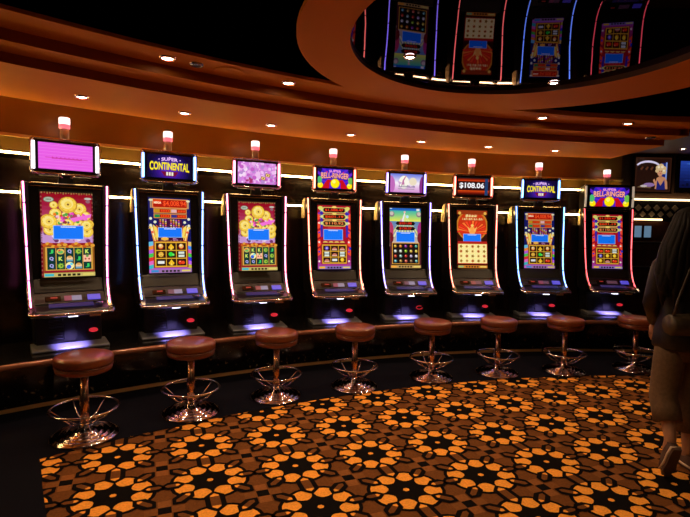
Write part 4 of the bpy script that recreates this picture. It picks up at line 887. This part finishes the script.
# shoes: sole and upper; the left heel is lifted
def shoe(heel, toe, up, nm):
    h, t_, u = Vector(heel), Vector(toe), Vector(up); d = (t_ - h); L = d.length; d.normalize(); u = (u - d * u.dot(d)).normalized(); x = d.cross(u).normalized()
    out = [(-.0, .026), (.06, .033), (.14, .034), (.20, .043), (.19, .036), (.255, .012)]
    ring = [(l * L / .255, -w) for l, w in out] + [(l * L / .255, w) for l, w in out[::-1]]
    def P(l, w, hgt): return tuple(h + d * l + x * w + u * hgt)
    b = MB(); n = len(ring); b.add([P(l, w, 0) for l, w in ring] + [P(l - .003, w * 1.06, .026) for l, w in ring], [tuple(range(n)), tuple(range(2 * n - 1, n - 1, -1))] + [(i, n + i, n + (i + 1) % n, (i + 1) % n) for i in range(n)]); so = b.build('shoe', M['canvas'], pw)
    b2 = MB(); b2.smooth = True
    rows = [(.022, 1.0, 0), (.05, .98, .0), (.07, .85, .01), (.085, .62, .02)]
    b2v = []
    for hg, sc, sh in rows:
        for l, w in ring:
            q = l if l < .12 else .12 + (l - .12) * sc; hh_ = hg if l < .12 else .022 + (hg - .022) * max(.25, 1 - (l - .12) * 4.5); b2v.append(P(q + sh * .3, w * sc, hh_))
    fs = []
    for r_ in range(3):
        for i in range(n): fs.append((r_ * n + i, r_ * n + (i + 1) % n, (r_ + 1) * n + (i + 1) % n, (r_ + 1) * n + i))
    fs.append(tuple(3 * n + i for i in range(n))); b2.add(b2v, fs); b2.build('upper', M['canvas'], so)
    b3 = MB(); b3.smooth = True; b3.tube([P(l, w * 1.07, .022) for l, w in ring], .008, 6, True); b3.build('welt', M['sole'], so)
shoe((-.150, -.21, .222), (-.145, -.12, .004), (0, 1, .3), 'l'); shoe((.085, -.045, .004), (.095, .205, .004), (0, 0, 1), 'r')
sc_ = MB(); sc_.smooth = True; sc_.tube([(.10, -.06, 1.40), (.04, -.10, 1.385), (-.03, -.10, 1.39), (-.09, -.04, 1.40), (-.08, .06, 1.41), (0, .10, 1.41), (.08, .06, 1.41)], [.035, .04, .036, .034, .034, .034, .035], 8, True)
sc_.tube([(.05, -.11, 1.38), (.075, -.135, 1.31), (.08, -.14, 1.24)], [.03, .036, .02], 8); sc_.build('scarf', M['scarf'], pw)
# bag hung across her back
bg = thing('shoulder_bag', 'dark olive roll-shaped shoulder bag slung on the walking woman at right', 'bag', (PX - .06, PY - .19, 1.0))
b = MB(); b.smooth = True; b.tube([(-.19, .0, 0), (-.17, 0, .0), (0, 0, .004), (.13, 0, 0), (.15, 0, 0)], [.055, .066, .07, .066, .055], 20); b.build('bag_body', M['bagm'], bg)
b = MB(); b.smooth = True; b.tube([(.150, -.0, 0), (.158, 0, 0)], [.056, .04], 20); b.build('end_cap', M['sole'], bg)
b = MB(); b.smooth = True; b.tube([(-.17, -.02, .06), (-.14, -.01, .16), (-.06, .02, .34), (.03, .075, .425), (.10, .16, .42)], .008, 6); b.build('strap', M['bagm'], bg)
b = MB(); b.smooth = True; b.tube([(.14, -.01, .06), (.16, .0, .16), (.15, .03, .30), (.11, .16, .42)], .008, 6); b.build('strap', M['bagm'], bg)

# ------------------------------------------------------------------ camera, world
M['mirror_dark'].node_tree.nodes['Principled BSDF'].inputs['Specular Tint'].default_value = (.15, .15, .15, 1)
M['mirror'].node_tree.nodes['Principled BSDF'].inputs['Specular Tint'].default_value = (.7, .64, .76, 1)
W = bpy.data.worlds.new('World'); S.world = W; W.use_nodes = True
W.node_tree.nodes['Background'].inputs['Color'].default_value = (1, .6, .4, 1); W.node_tree.nodes['Background'].inputs['Strength'].default_value = .006
cam = bpy.data.cameras.new('Camera'); co = bpy.data.objects.new('Camera', cam); COL.objects.link(co); S.camera = co
pitch, roll, f = .0631, .021, 479.46
Rv = Vector((1, 0, 0)); Fv = Vector((0, cos(pitch), -sin(pitch))); Uv = Vector((0, sin(pitch), cos(pitch)))
Xc = Rv * cos(roll) + Uv * sin(roll); Yc = -Rv * sin(roll) + Uv * cos(roll)
m = Matrix((Xc, Yc, -Fv)).transposed().to_4x4(); m.translation = Vector((0, 0, 1.55)); co.matrix_world = m
cam.sensor_width = 36; cam.lens = f / 690 * 36; cam.clip_start = .05
S.view_settings.view_transform = 'Standard'; S.view_settings.look = 'None'; S.view_settings.gamma = 1; S.view_settings.use_curve_mapping = False
S.view_settings.exposure = 0.0
